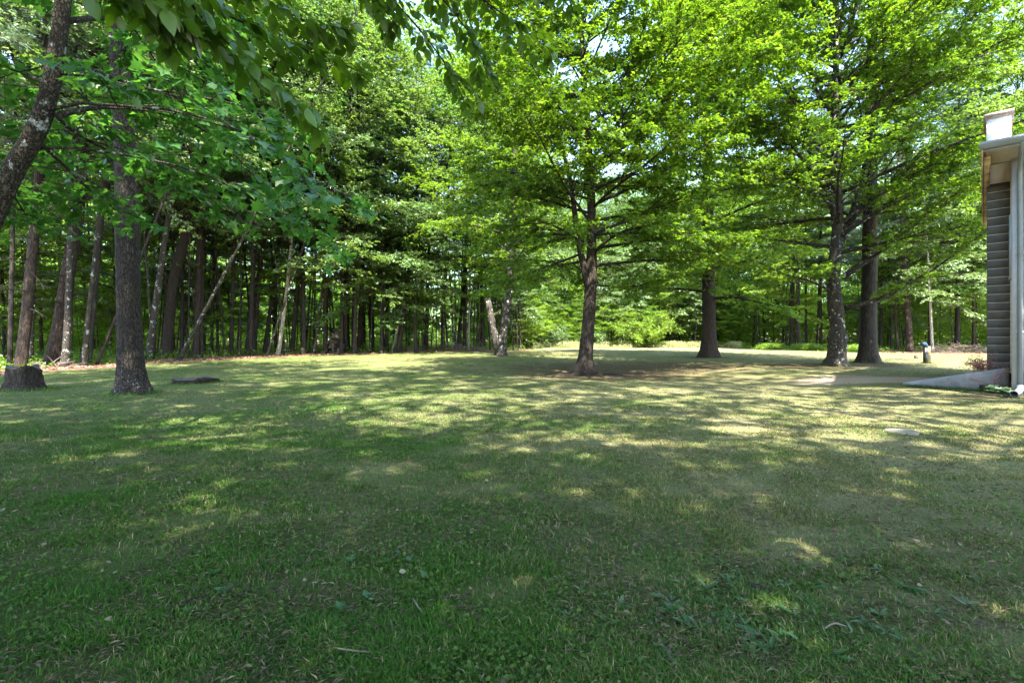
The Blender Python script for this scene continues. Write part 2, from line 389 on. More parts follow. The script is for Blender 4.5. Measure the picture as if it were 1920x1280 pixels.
# ------------------------------------------------------------------ grass blades (denser and finer close by)
def make_grass(n, r0, r1, seed, two=True, hmul=1.0):
    rng = rs(seed)
    r = np.exp(rng.uniform(np.log(r0), np.log(r1), n)); a = np.radians(rng.uniform(-56, 56, n))
    x = r * np.sin(a); y = r * np.cos(a)
    # tufts
    tx = np.round(x / .045 + .3 * rng.randn(n)) * .045; ty = np.round(y / .045 + .3 * rng.randn(n)) * .045
    k = rng.rand(n) < .5
    near = r < 5
    x = np.where(k & near, tx + .012 * rng.randn(n), x); y = np.where(k & near, ty + .012 * rng.randn(n), y)
    dry, soil, sand, lit = masks(x, y)
    dens = fbm(x, y, 55, .35, 3)
    keep = (rng.rand(n) > np.clip(soil * 1.0 + .5 * (fbm(x, y, 66, .12, 2) - .5), 0, .9)) & (rng.rand(n) > lit * .96) & (rng.rand(n) > sand * .97) & (rng.rand(n) < .22 + .85 * sstep(.40, .64, dens))
    x, y, dry, dens, r = x[keep], y[keep], dry[keep], dens[keep], r[keep]; n = len(x)
    z = g(x, y)
    lush = 1 - sstep(.25, .7, dry)
    h = (.012 + .022 * rng.rand(n) + .022 * lush * rng.rand(n) ** 2 + .03 * sstep(.55, .8, dens) * rng.rand(n)) * hmul * (1 + .015 * r)
    w = (.0008 + .0012 * rng.rand(n)) * (1 + .18 * r)
    th = rng.uniform(0, 2 * PI, n); lean = rng.uniform(.15, 1.5, n)
    D = np.stack([np.cos(th), np.sin(th), np.zeros(n)], -1); S = np.stack([-np.sin(th), np.cos(th), np.zeros(n)], -1)
    B = np.stack([x, y, z - .004], -1); U = np.array([0, 0, 1.])
    m1 = B + D * (h * lean * .35)[:, None] + U * (h * .6)[:, None]
    tip = B + D * (h * lean)[:, None] + U * (h * (1.05 - .35 * lean))[:, None]
    if two:
        V = np.stack([B - S * w[:, None], B + S * w[:, None], m1 + S * (w * .8)[:, None], m1 - S * (w * .8)[:, None], tip], 1)
        j = np.arange(n)[:, None] * 5
        Fs = [j + np.array([0, 1, 2, 3]), j + np.array([3, 2, 4])]
        at_ = np.repeat(dry, 5)
    else:
        V = np.stack([B - S * w[:, None], B + S * w[:, None], tip], 1); j = np.arange(n)[:, None] * 3
        Fs = [j + np.array([0, 1, 2])]; at_ = np.repeat(dry, 3)
    return mk('grass', V, Fs, M['grass'], None, False, dict(dry=at_))
tag(make_grass(700000, 1.25, 10, 1), 'short patchy lawn grass mixed with straw in the shaded foreground', 'grass', kind='stuff')
tag(make_grass(450000, 6, 45, 2, False, 1.1), 'short lawn grass running back to the edge of the woods', 'grass', kind='stuff')

def fringe(pts, n, spread, hm, seed):
    rng = rs(seed); pts = np.array(pts); k = rng.randint(0, len(pts), n); x = pts[k, 0] + spread * rng.randn(n); y = pts[k, 1] + spread * rng.randn(n)
    z = g(x, y); h = hm * rng.uniform(.4, 1.3, n); w = rng.uniform(.002, .004, n); th = rng.uniform(0, 2 * PI, n); ln = rng.uniform(.1, .8, n)
    S = np.stack([-np.sin(th), np.cos(th), 0 * th], -1); D = np.stack([np.cos(th), np.sin(th), 0 * th], -1); B = np.stack([x, y, z - .01], -1)
    V = np.stack([B - S * w[:, None], B + S * w[:, None], B + D * (h * ln)[:, None] + np.array([0, 0, 1.]) * (h * (1.05 - .3 * ln))[:, None]], 1)
    return V.reshape(-1, 3)
def ring(c, r, m=40): a = np.linspace(0, 2 * PI, m); return [(c[0] + r * math.cos(t), c[1] + r * math.sin(t)) for t in a]
def line(a, b, m=30): return [(a[0] + (b[0] - a[0]) * t, a[1] + (b[1] - a[1]) * t) for t in np.linspace(0, 1, m)]
FR = [fringe(ring(OAK, .48), 1400, .07, .11, 1), fringe(ring(at(45, 731), .55), 1500, .10, .12, 2), fringe(ring(at(366, 717), .62), 1200, .06, .08, 3), fringe(ring(at(1738, 681), .12), 300, .06, .12, 4),
      fringe(line(at(1700, 723), (10.45, 10.5)), 2600, .07, .08, 5), fringe(ring(at(1690, 812), .21), 500, .025, .05, 6), fringe(ring(GNARL, .5), 900, .12, .10, 7), fringe(ring(STRAIGHT, .52), 900, .12, .10, 8), fringe(line((10.25, 9.85), (13, 7.1)), 900, .06, .09, 9)]
FR = np.concatenate(FR); jf = np.arange(len(FR) // 3)[:, None] * 3 + np.array([0, 1, 2])
tag(mk('grass', FR, jf, M['grass'], None, False, dict(dry=np.full(len(FR), .15))), 'longer uncut grass left standing round trunks, stumps, post and walls', 'grass', kind='stuff')

# ------------------------------------------------------------------ foliage tools
RH = (np.array([[0, 0, 0], [.42, .5, .10], [1, 0, -.12], [.42, -.5, .10]]), [np.array([[0, 3, 2], [0, 2, 1]])])
# three-lobed maple leaf, small
M3 = (np.array([[0, 0, 0], [.15, .55, .06], [.45, .22, .04], [1, 0, -.15], [.45, -.22, .04], [.15, -.55, .06], [.3, 0, .0]]),
      [np.array([[0, 6, 1], [1, 6, 2], [2, 6, 3], [3, 6, 4], [4, 6, 5], [5, 6, 0]])])
M5o = [(0, 0), (-.12, .30), (.14, .26), (.22, .62), (.38, .34), (.52, .40), (.62, .17), (1.0, 0)]
def _m5():
    o = M5o + [(a, -b) for a, b in reversed(M5o[1:-1])]
    V = [(a, b, .10 * abs(b) - .14 * a * a) for a, b in o] + [(.3, 0, -.01)]
    n = len(o); return np.array(V), [np.array([[n, (k + 1) % n, k] for k in range(n)])]
M5 = _m5()
OVo = [(0, 0), (.12, .17), (.32, .29), (.55, .28), (.78, .16), (1, 0)]
def _ov():
    V = [(a, 0, -.22 * a * a + .03) for a, b in OVo] + [(a, b, .10 * b - .22 * a * a + .05) for a, b in OVo[1:-1]] + [(a, -b, .10 * b - .22 * a * a + .05) for a, b in OVo[1:-1]]
    t = [[0, 1, 6], [0, 10, 1], [5, 9, 4], [5, 4, 13]]; q = []
    for k in range(1, 4): q += [[k, k + 1, 6 + k, 5 + k], [k, 9 + k, 10 + k, k + 1]]
    return np.array(V), [np.array(t), np.array(q)]
OV = _ov()
NE = (np.array([[0, -.06, 0], [0, .06, 0], [1, .02, -.05], [1, -.02, -.05], [.1, -.4, .1], [.1, -.3, .1], [.9, -.05, .15], [.1, .4, .05], [.1, .3, .05], [.9, .05, .1]]),
      [np.array([[0, 1, 2]]), np.array([[4, 5, 6], [8, 7, 9], [0, 2, 3]])])

def leaf_arrays(tpl, P, D, Nn, L, Wd):
    T, Fs = tpl; D = unit(D); S = unit(np.cross(Nn, D)); U = np.cross(D, S)
    V = P[:, None] + L[:, None, None] * (T[None, :, 0:1] * D[:, None] + T[None, :, 1:2] * Wd[:, None, None] * S[:, None] + T[None, :, 2:3] * U[:, None])
    j = np.arange(len(P))[:, None, None] * len(T)
    return V.reshape(-1, 3), [(j + f[None]).reshape(-1, f.shape[1]) for f in Fs]

def curve(rng, start, az, elev, L, n=8, bend=0.0, wob=.12, azd=0.0):
    s = np.linspace(0, 1, n); e = elev + bend * s + wob * np.cumsum(rng.randn(n)) * .5
    a = az + azd * s + wob * np.cumsum(rng.randn(n)) * .8
    d = np.stack([np.cos(e) * np.cos(a), np.cos(e) * np.sin(a), np.sin(e)], -1)
    p = np.zeros((n, 3)); p[1:] = np.cumsum(d[:-1], 0) * L / (n - 1)
    return p + np.asarray(start)

def sprout(rng, limbs, n2, len2, n3, len3, rise=.05, f0=.15):
    """secondary branches along each limb, then twigs; returns secondaries and twig arrays (start, end)"""
    sec = []; TS = []; TE = []; up = np.array([0, 0, 1.])
    for pts, rad in limbs:
        n = len(pts); seg = np.linalg.norm(pts[-1] - pts[0]); sg = rng.choice([-1, 1])
        items = [(pts[int(n * .45):], rad[int(n * .45):])]
        k2 = max(2, int(round(n2 * seg)))
        for k in range(k2):
            f = f0 + (1 - f0) * (k + rng.rand()) / k2; f = min(f, .98); q = f * (n - 1); i0 = int(q); i0 = min(i0, n - 2); w = q - i0
            p = pts[i0] * (1 - w) + pts[i0 + 1] * w; t = unit(pts[i0 + 1] - pts[i0]); sg = -sg
            side = unit(np.cross(t, up)) * sg
            if not np.isfinite(side).all() or np.linalg.norm(side) < .1: side = unit(rng.randn(3))
            an = rng.uniform(.6, 1.15); d = unit(t * math.cos(an) + side * math.sin(an) + up * rng.uniform(-.25, .35))
            L = len2 * seg * (1.1 - .75 * f) * rng.uniform(.6, 1.2)
            sp = curve(rng, p, math.atan2(d[1], d[0]), math.asin(np.clip(d[2], -1, 1)), L, 6, rise - .35, .1)
            r0 = max(.006, rad[i0] * .5); sec.append((sp, np.linspace(r0, .004, 6))); items.append((sp, None))
        for sp, _ in items:
            if len(sp) < 2: continue
            sl = np.linalg.norm(sp[-1] - sp[0]); k3 = max(3, int(n3 * sl))
            f = rng.uniform(.05, 1, k3); f[0] = 1; q = f * (len(sp) - 1); i0 = np.minimum(q.astype(int), len(sp) - 2); w = (q - i0)[:, None]
            p = sp[i0] * (1 - w) + sp[i0 + 1] * w; t = unit(sp[i0 + 1] - sp[i0]); side = unit(np.cross(t, up) + 1e-6) * rng.choice([-1, 1], (k3, 1))
            an = rng.uniform(.2, 1.2, (k3, 1)); d = unit(t * np.cos(an) + side * np.sin(an) + up * rng.uniform(-.35, .3, (k3, 1)))
            TS.append(p); TE.append(p + d * (len3 * rng.uniform(.5, 1.3, (k3, 1))))
    return sec, np.concatenate(TS), np.concatenate(TE)

def foliate(rng, TS, TE, m, L, W, tpl, tilt=.45, droop=.25, jit=.03):
    n = len(TS); f = rng.uniform(.15, 1.05, (n, m)); d = unit(TE - TS)
    P = (TS[:, None] + (TE - TS)[:, None] * f[..., None] + jit * rng.randn(n, m, 3)).reshape(-1, 3)
    dd = np.repeat(d, m, 0); K = len(P); up = np.array([0, 0, 1.])
    Nn = unit(up + tilt * rng.randn(K, 3))
    side = unit(np.cross(dd, up) + 1e-6) * rng.choice([-1, 1], (K, 1)); an = rng.uniform(.2, 1.3, (K, 1))
    D = dd * np.cos(an) + side * np.sin(an) + .25 * rng.randn(K, 3); D[:, 2] -= droop
    D = unit(D); Nn = unit(Nn - D * np.sum(Nn * D, -1, keepdims=True))
    LL = L * rng.uniform(.65, 1.2, K)
    return leaf_arrays(tpl, P, D, Nn, LL, W * rng.uniform(.85, 1.15, K))

def twig_arrays(TS, TE, r):
    d = unit(TE - TS); a = unit(np.cross(d, np.array([.3, .2, 1.]))); b = np.cross(d, a)
    V = np.stack([TS + a * r, TS - .5 * a * r + .87 * b * r, TS - .5 * a * r - .87 * b * r, TE], 1)
    j = np.arange(len(TS))[:, None] * 4
    return V.reshape(-1, 3), [np.concatenate([j + np.array([0, 1, 3]), j + np.array([1, 2, 3]), j + np.array([2, 0, 3])])]

def crown_limbs(rng, axis_fn, z0, z1, n, rad, shape, elev=(.15, .9), bend=-.35, r_base=.05, jit=True):
    limbs = []
    for k in range(n):
        t = (k + rng.rand()) / n; z = z0 + (z1 - z0) * t ** .9; az = k * 2.4 + rng.uniform(-.5, .5)
        L = rad * shape(t) * rng.uniform(.6, 1.2); e = elev[0] + (elev[1] - elev[0]) * t + rng.uniform(-.12, .32) * (1 if jit else .3)
        p = curve(rng, axis_fn(z), az + rng.uniform(-.5, .5), e, L, 9, bend - (.25 if jit else 0) * rng.rand(), .11); r0 = r_base * (1.1 - .8 * t)
        limbs.append((p, np.linspace(r0, .006, 9)))
    return limbs

def wood_mesh(mb, limbs, sides=6):
    for p, r in limbs: mb.tube(p, r, sides, cap=False)

# ------------------------------------------------------------------ woodland prototypes
def trunk_mesh(seed, bow=.02, sides=10, rings=22, flare=1.8, crook=0.0):
    """unit-height trunk with unit radius at breast height, z 0..1"""
    rng = rs(seed); t = np.linspace(0, 1, rings) ** 1.4
    x = bow * np.sin(t * PI * 1.3 + rng.rand() * 3) + crook * np.cumsum(rng.randn(rings)) / rings
    y = bow * np.sin(t * PI * 1.1 + rng.rand() * 3) + crook * np.cumsum(rng.randn(rings)) / rings
    x -= x[0]; y -= y[0]
    return t, x, y, rng
def make_trunk(name, seed, H, r, mat, bow=.25, sides=12, rings=30, flare=.9, crook=.0, lobes=5, top=.25, x_lean=0):
    t, x, y, rng = trunk_mesh(seed, bow, sides, rings, flare, crook)
    z = t * H; P = np.stack([x + x_lean * z, y, z - .08], -1)
    rad = r * (1 - (1 - top) * t) * (1 + flare * np.exp(-z / (r * 1.6)))
    ph = rng.rand() * 6
    def sh(n, s):
        th = np.arange(s) / s * 2 * PI
        fl = np.exp(-z / (r * 2.2))[:, None]
        return 1 + fl * .22 * np.cos(lobes * th + ph)[None] + .05 * np.sin(3 * th + ph)[None] * np.sin(z * 1.7)[:, None] + .03 * rng.uniform(-1, 1, (n, s))
    mb = MB(); mb.tube(P, rad, sides, shape=sh)
    return mb, P, rad

PROTO = {}
def proto(kind, seed, H, z0, rad, n, shape, leafmat, L, W, m, n2, len2, n3, len3, tpl=RH, elev=(.1, .9), bend=-.3, tilt=.45, dead=0, rb=.05):
    rng = rs(seed)
    ax = lambda z: np.array([0, 0, z])
    limbs = crown_limbs(rng, ax, z0, H, n, rad, shape, elev, bend, rb)
    sec, TS, TE = sprout(rng, limbs, n2, len2, n3, len3)
    V, Fs = foliate(rng, TS, TE, m, L, W, tpl, tilt)
    crown = mk(kind + '_crown', V, Fs, leafmat)
    mb = MB(); wood_mesh(mb, limbs, 5); wood_mesh(mb, sec, 3)
    if dead:
        dl = crown_limbs(rng, ax, z0 * .25, z0 * 1.05, dead, rad * .55, lambda t: .6 + .5 * t, (-.1, .15), -.15, .022)
        ds, dS, dE = sprout(rng, dl, 3.0, .35, 8, .3)
        wood_mesh(mb, dl, 4); wood_mesh(mb, ds, 3)
        v, f = twig_arrays(dS, dE, .004); mb.add(v, f)
    br = mb.build(kind + '_branches', M['bark_dark'])
    cm, bm_ = crown.data, br.data
    bpy.data.objects.remove(crown); bpy.data.objects.remove(br)
    PROTO[kind] = dict(crown=cm, branch=bm_, H=H)
dome = lambda t: (.55 + .75 * math.sin(PI * min(1, t * .85 + .1))) * (1 - .55 * t * t)
cone = lambda t: 1.08 - .85 * t
flat = lambda t: .8 + .4 * math.sin(PI * t) - .35 * t
proto('canopy', 11, 25, 8.0, 4.8, 36, dome, M['canopy'], .17, .6, 12, 1.9, .42, 4.6, .8, tilt=.5)
proto('airy', 18, 25, 8.0, 4.8, 30, dome, M['canopy'], .22, .6, 8, 1.4, .42, 4.2, .8, tilt=.5)
proto('pole', 19, 24, 16, 2.6, 16, dome, M['canopy'], .2, .6, 8, 1.6, .42, 5, .6, tilt=.5)
proto('canopy_b', 12, 24, 6.5, 4.6, 40, dome, M['glossy'], .165, .55, 12, 1.9, .42, 4.6, .8, tilt=.5)
proto('canopy_low', 13, 22, 3.2, 5.0, 48, dome, M['canopy'], .16, .6, 14, 2.0, .42, 5.5, .75, tilt=.42)
proto('under', 14, 12, 3.2, 3.7, 30, flat, M['glossy'], .135, .6, 14, 2.3, .42, 8, .5, elev=(0, .7), bend=-.35, tilt=.33, rb=.035)
proto('under_b', 15, 11, 2.6, 3.3, 28, flat, M['under'], .135, .65, 14, 2.3, .42, 8, .5, elev=(.05, .7), bend=-.3, tilt=.35, rb=.03)
proto('sapling', 16, 5.0, .9, 1.7, 20, flat, M['under'], .13, .65, 9, 2.8, .45, 9, .38, elev=(.1, .8), tilt=.4, rb=.012)
proto('pine', 17, 25, 8, 4.0, 60, cone, M['pine'], .28, .9, 8, 2.6, .36, 6.5, .5, tpl=NE, elev=(.0, .6), bend=.1, tilt=.5, dead=26)
TRUNKS = {}
for k, (sd, bow, crook) in enumerate([(1, .05, 0), (2, .15, .25), (3, .3, .4), (4, .1, .6), (5, .4, .1)]):
    for mn in ('bark_dark', 'bark_red', 'bark_grey', 'bark_pale'):
        mb, _, _ = make_trunk('trunk', sd * 7 + 3, 24, .2, M[mn], bow, 9, 26, .4, crook, 4, .22)
        o = mb.build('woodland_trunk', M[mn], None, True); TRUNKS[(k, mn)] = o.data; bpy.data.objects.remove(o)

def woodland(name, label, cat, px, Y, w_px, kind='canopy', H=None, lean=0.0, lean_y=0.0, bark='bark_dark', var=0, group=None, rz=None, cs=1.0, crown=True, rng=rs(5), at_xy=None):
    x = (px - 960) / F * Y if at_xy is None else at_xy[0]; y = Y if at_xy is None else at_xy[1]
    t = thing(name, label, cat, (x, y, gz(x, y)), 0, group)
    p = PROTO[kind]; s = (H or p['H']) / p['H']
    r = max(.02, w_px / F * Y / 2 * (1 / math.sqrt(1 + ((px - 960) / F) ** 2) if at_xy is None else 1))
    tr = bpy.data.objects.new('trunk', TRUNKS[(var, bark)]); COL.objects.link(tr); tr.parent = t
    hs = s * p['H'] / 24 * 1.0
    rz = rng.uniform(0, 6.28) if rz is None else rz
    R = Matrix.Rotation(lean, 4, 'Y') @ Matrix.Rotation(-lean_y, 4, 'X') @ Matrix.Rotation(rz, 4, 'Z')
    tr.matrix_local = R @ Matrix.Diagonal((r / .23, r / .23, hs, 1))
    if crown:
        for nm, key in (('branches', 'branch'), ('crown', 'crown')):
            c = bpy.data.objects.new(nm, p[key]); COL.objects.link(c); c.parent = t
            c.matrix_local = R @ Matrix.Diagonal((s * cs, s * cs, s, 1))
    return t

# --- trees of the wood edge that can be picked out one by one: px at base, px at reference height, ref py, width px, offset behind edge
def lean_for(px0, px1, py1, Y): return math.atan2((px1 - px0) / F * Y, (HZ - py1) / F * Y + CAM_H)
rng0 = rs(99)
EDGE = [
 # px0, px1, py1, w, dy, bark, kind, name, label
 (18, 22, 480, 13, 1.5, 'bark_dark', 'canopy', 'dark slim tree at the far left edge of the wood'),
 (38, 62, 380, 30, 1.0, 'bark_red', 'pine', 'thick reddish-brown trunk just behind the tall dark stump'),
 (58, 60, 420, 9, 3.5, 'bark_grey', 'canopy_b', 'narrow grey trunk squeezed between the reddish trunk and the broad leaning pine'),
 (97, 138, 380, 40, 1.2, 'bark_red', 'pine', 'broad brown pine trunk leaning right with dappled sun on it'),
 (121, 131, 400, 17, .2, 'bark_grey', 'canopy', 'straight mossy grey trunk touching the broad leaning pine on its right'),
 (155, 182, 450, 13, .4, 'bark_grey', 'canopy_b', 'slender grey tree leaning right midway between the leaning pine and the big oak'),
 (168, 190, 470, 9, 1.2, 'bark_dark', 'canopy', 'dark slender tree just right of the slender grey leaning one'),
 (181, 240, 540, 8, .6, 'bark_dark', 'pole', 'thin dark tree leaning sharply right into the big oak'),
 (280, 312, 440, 17, 1.2, 'bark_grey', 'canopy', 'grey trunk with sun flecks first to the right of the big oak'),
 (340, 339, 420, 10, 3.0, 'bark_dark', 'pine', 'straight black trunk right behind the crooked broken-looking tree'),
 (368, 372, 420, 17, 1.5, 'bark_red', 'pine', 'stout brown trunk right of the crooked tree'),
 (335, 480, 400, 9, .4, 'bark_grey', 'pole', 'long thin tree leaning far over to the right in front of the stout brown trunk'),
 (381, 384, 430, 8, 2.5, 'bark_dark', 'canopy', 'thin straight black tree just right of the stout brown trunk'),
 (396, 402, 420, 8, 3.0, 'bark_dark', 'canopy_b', 'thin dark tree, second right of the stout brown trunk'),
 (408, 405, 420, 7, 2.6, 'bark_dark', 'pine', 'thin dark tree, third right of the stout brown trunk'),
 (433, 441, 430, 11, 2.0, 'bark_dark', 'canopy', 'straight dark tree standing alone in the gap left of the forked dark pair'),
 (463, 478, 440, 12, 2.0, 'bark_dark', 'canopy_b', 'left one of two dark trunks that stand close and lean right together'),
 (474, 512, 430, 15, 2.4, 'bark_dark', 'pine', 'right one of two dark trunks that stand close and lean right together'),
 (497, 525, 440, 10, 3.0, 'bark_dark', 'canopy', 'dark tree leaning right just left of the pale birch'),
 (521, 549, 440, 9, .6, 'bark_pale', 'canopy_b', 'pale white-barked slender tree leaning right at the edge of the lawn'),
 (500, 566, 480, 6, .3, 'bark_grey', 'pole', 'thin grey stem crossing in front of the pale white-barked tree'),
 (548, 560, 520, 11, 2.4, 'bark_dark', 'canopy', 'short dark leaning trunk just right of the pale white-barked tree'),
 (569, 575, 380, 11, .8, 'bark_dark', 'canopy', 'tall straight dark tree with low foliage left of the covered wood pile'),
 (588, 618, 440, 7, 1.0, 'bark_grey', 'canopy_b', 'thin grey tree leaning right just left of the covered wood pile'),
 (648, 655, 400, 8, 1.5, 'bark_dark', 'canopy', 'dark thin tree directly right of the covered wood pile'),
 (661, 664, 420, 6, 2.5, 'bark_dark', 'canopy_b', 'very thin dark tree, second right of the covered wood pile'),
 (672, 678, 420, 10, 3.0, 'bark_red', 'pine', 'brown pine trunk, third right of the covered wood pile'),
 (697, 700, 450, 11, 4.0, 'bark_dark', 'pine', 'dark pine trunk further back right of the brown pine'),
 (718, 708, 430, 9, 2.2, 'bark_dark', 'canopy', 'dark tree leaning slightly left beside a straight twin'),
 (725, 727, 430, 9, 2.0, 'bark_dark', 'canopy_b', 'straight twin beside the dark tree that leans slightly left'),
 (735, 760, 560, 5, 1.0, 'bark_pale', 'under_b', 'thin pale stem leaning right under the bright layered foliage'),
 (747, 768, 480, 13, .5, 'bark_dark', 'under', 'leaning dark tree carrying bright layered foliage at the lawn edge'),
 (800, 803, 520, 9, 2.5, 'bark_dark', 'pine', 'dark trunk above a sunlit patch of litter right of the leaning dark tree'),
 (830, 836, 520, 8, 2.2, 'bark_grey', 'canopy', 'greyish thin tree midway between the leaning dark tree and the twin-stemmed tree'),
 (858, 868, 520, 8, 2.6, 'bark_dark', 'canopy_b', 'dark slightly leaning tree left of the twin-stemmed tree'),
 (878, 882, 540, 5, 1.5, 'bark_pale', 'under_b', 'thin pale stem near the twin-stemmed tree'),
 (905, 902, 540, 10, 4.5, 'bark_dark', 'pine', 'dark pine trunk close behind the twin-stemmed tree'),
 (1706, 1706, 480, 17, .8, 'bark_red', 'pine', 'sunlit brown-grey pine trunk behind the post with the blue pipe'),
 (1748, 1742, 480, 8, .2, 'bark_pale', 'under', 'thin pale straight tree with layered foliage behind the blue pipe'),
 (1500, 1488, 540, 10, 1.0, 'bark_dark', 'under_b', 'leaning dark tree at the wood edge left of the gnarled maple'),
 (1484, 1486, 520, 11, 3.0, 'bark_dark', 'pine', 'dark pine trunk behind the leaning tree left of the gnarled maple'),
 (1825, 1822, 500, 8, 3.0, 'bark_red', 'pine', 'reddish trunk beside the brush pile near the house'),
 (1652, 1652, 520, 9, 5.0, 'bark_dark', 'pine', 'black trunk seen just right of the tall straight tree'),
 (1540, 1539, 520, 8, 4.0, 'bark_dark', 'pine', 'dark narrow trunk between the leaning tree and the gnarled maple'),
]
for i, (a, b, ref, w, dy, bark, kind, label) in enumerate(EDGE):
    Yt = float(edgeY(a)) + dy * 1.3
    nm = {'pine': 'pine_tree', 'canopy': 'woodland_tree', 'canopy_b': 'woodland_tree', 'pole': 'woodland_tree', 'under': 'understory_tree', 'under_b': 'understory_tree'}[kind]
    woodland(nm, label, 'tree', a, Yt, w, kind, lean=lean_for(a, b, ref, Yt), bark=bark, var=i % 5 if w < 20 else i % 2, rng=rng0,
             H=(PROTO[kind]['H'] * rng0.uniform(.9, 1.12)))
# deeper trees that nothing tells apart
def scatter(n, name, label, cat, group, kinds, lo, hi, dmin, dmax, wr, barks, Hr=(.85, 1.15), seed=0, lean=.06, cs=1.0):
    rng = rs(seed); pts = []; c = 0
    while len(pts) < n and c < n * 60:
        c += 1
        px = rng.uniform(lo, hi); Yt = float(edgeY(px)) + rng.uniform(dmin, dmax)
        x = (px - 960) / F * Yt
        if any((x - q[0]) ** 2 + (Yt - q[1]) ** 2 < 1.6 for q in pts): continue
        pts.append((x, Yt)); kind = kinds[rng.randint(len(kinds))]
        woodland(name, label, cat, px, Yt, rng.uniform(*wr) / Yt * F / 1000 * 1, kind, PROTO[kind]['H'] * rng.uniform(*Hr), rng.uniform(-lean, lean), rng.uniform(-lean, lean),
                 barks[rng.randint(len(barks))], rng.randint(5), group, rng=rng, cs=cs)
scatter(56, 'woodland_tree', 'dark-trunked tree standing deep in the wood left of the lawn', 'tree', 'trees deep in the left wood', ['pole', 'pole', 'pole', 'airy'], -420, 985, 4, 18, (130, 330), ['bark_dark', 'bark_dark', 'bark_grey', 'bark_red'], seed=3)
scatter(62, 'slim_tree', 'slim straight-stemmed tree in the front rows of the left wood', 'tree', 'slim trees in the front of the left wood', ['pole'], 230, 975, .4, 6, (90, 190), ['bark_dark', 'bark_dark', 'bark_grey'], seed=14, lean=.1)
scatter(30, 'understory_tree', 'leafy small tree growing under the taller trees of the left wood', 'tree', 'understory trees in the left wood', ['under', 'under_b'], -300, 985, 3, 18, (90, 160), ['bark_dark', 'bark_grey'], seed=4, lean=.12)
scatter(70, 'sapling', 'thin leafy sapling among the trunks of the left wood', 'sapling', 'saplings in the left wood', ['sapling'], -200, 985, 5, 26, (30, 60), ['bark_dark', 'bark_grey'], (.7, 1.5), seed=5, lean=.15)
scatter(44, 'pine_tree', 'dark pine standing deep in the wood on the right', 'tree', 'trees deep in the right wood', ['pine', 'pole', 'pole'], 1375, 2250, 3, 17, (140, 360), ['bark_dark', 'bark_red'], seed=6)
scatter(14, 'understory_tree', 'leafy small tree under the pines of the right wood', 'tree', 'understory trees in the right wood', ['under', 'under_b'], 1375, 2150, .8, 14, (80, 140), ['bark_dark', 'bark_grey'], seed=7, lean=.12)
scatter(24, 'sapling', 'thin leafy sapling among the pines of the right wood', 'sapling', 'saplings in the right wood', ['sapling'], 1375, 2000, 2, 20, (30, 50), ['bark_dark'], (.6, 1.2), seed=8, lean=.15)
scatter(28, 'woodland_tree', 'tall leafy tree closing off the sunny clearing', 'tree', 'trees behind the clearing', ['canopy_low', 'canopy_b'], 960, 1400, 2.5, 22, (220, 420), ['bark_dark'], seed=9)
scatter(14, 'understory_tree', 'low leafy tree at the back of the sunny clearing', 'tree', 'small trees behind the clearing', ['under', 'under_b'], 975, 1400, .2, 9, (80, 150), ['bark_dark', 'bark_grey'], (.55, .9), seed=10)
scatter(26, 'sapling', 'pale green bush-like sapling bordering the sunny clearing', 'sapling', 'saplings behind the clearing', ['sapling'], 975, 1400, -.3, 5, (30, 50), ['bark_grey'], (.5, 1.0), seed=12, cs=1.4)
# larger leafy trees leaning out over the lawn from the left wood
for i, (px, dy, H, lab) in enumerate([(470, 1.5, 1.1, 'broad leafy tree overhanging the lawn edge behind the long leaning stem'), (610, 1.2, 1.1, 'leafy glossy tree overhanging the covered wood pile'),
                                (665, -.4, 1.0, 'tall pale-leaved tree right of the wood pile'), (780, -1.2, .8, 'leafy tree with bright layered sprays between the leaning dark tree and the twin-stemmed tree'),
                                (870, 3, 1.15, 'leafy tree filling the corner of the wood behind the twin-stemmed tree')]):
    woodland('edge_tree', lab, 'tree', px, float(edgeY(px)) + dy, 9, ['canopy_b', 'canopy', 'canopy_low', 'under', 'canopy_low'][i], 24 * H if i != 3 else 13 * H, lean=.03, lean_y=-.05, bark='bark_dark', var=1, rng=rng0, cs=1.15)

for px, dy, kd, lab in ((1905, 2.0, 'canopy_low', 'leafy tree rising behind the chimney'), (2010, 0, 'canopy', 'leafy tree behind the house roof'), (1795, 4.0, 'canopy_low', 'leafy tree behind the brush pile left of the chimney')):
    woodland('woodland_tree', lab, 'tree', px, float(edgeY(px)) + dy, 12, kd, bark='bark_dark', rng=rng0, H=26)
for px, dy, H_, lab in ((715, -.8, 15, 'low spreading sunlit tree leaning out of the wood edge left of the leaning dark tree'), (640, -.2, 14, 'low spreading tree shading the covered wood pile')):
    woodland('understory_tree', lab, 'tree', px, float(edgeY(px)) + dy, 8, 'under', bark='bark_dark', rng=rng0, H=H_, cs=1.1)
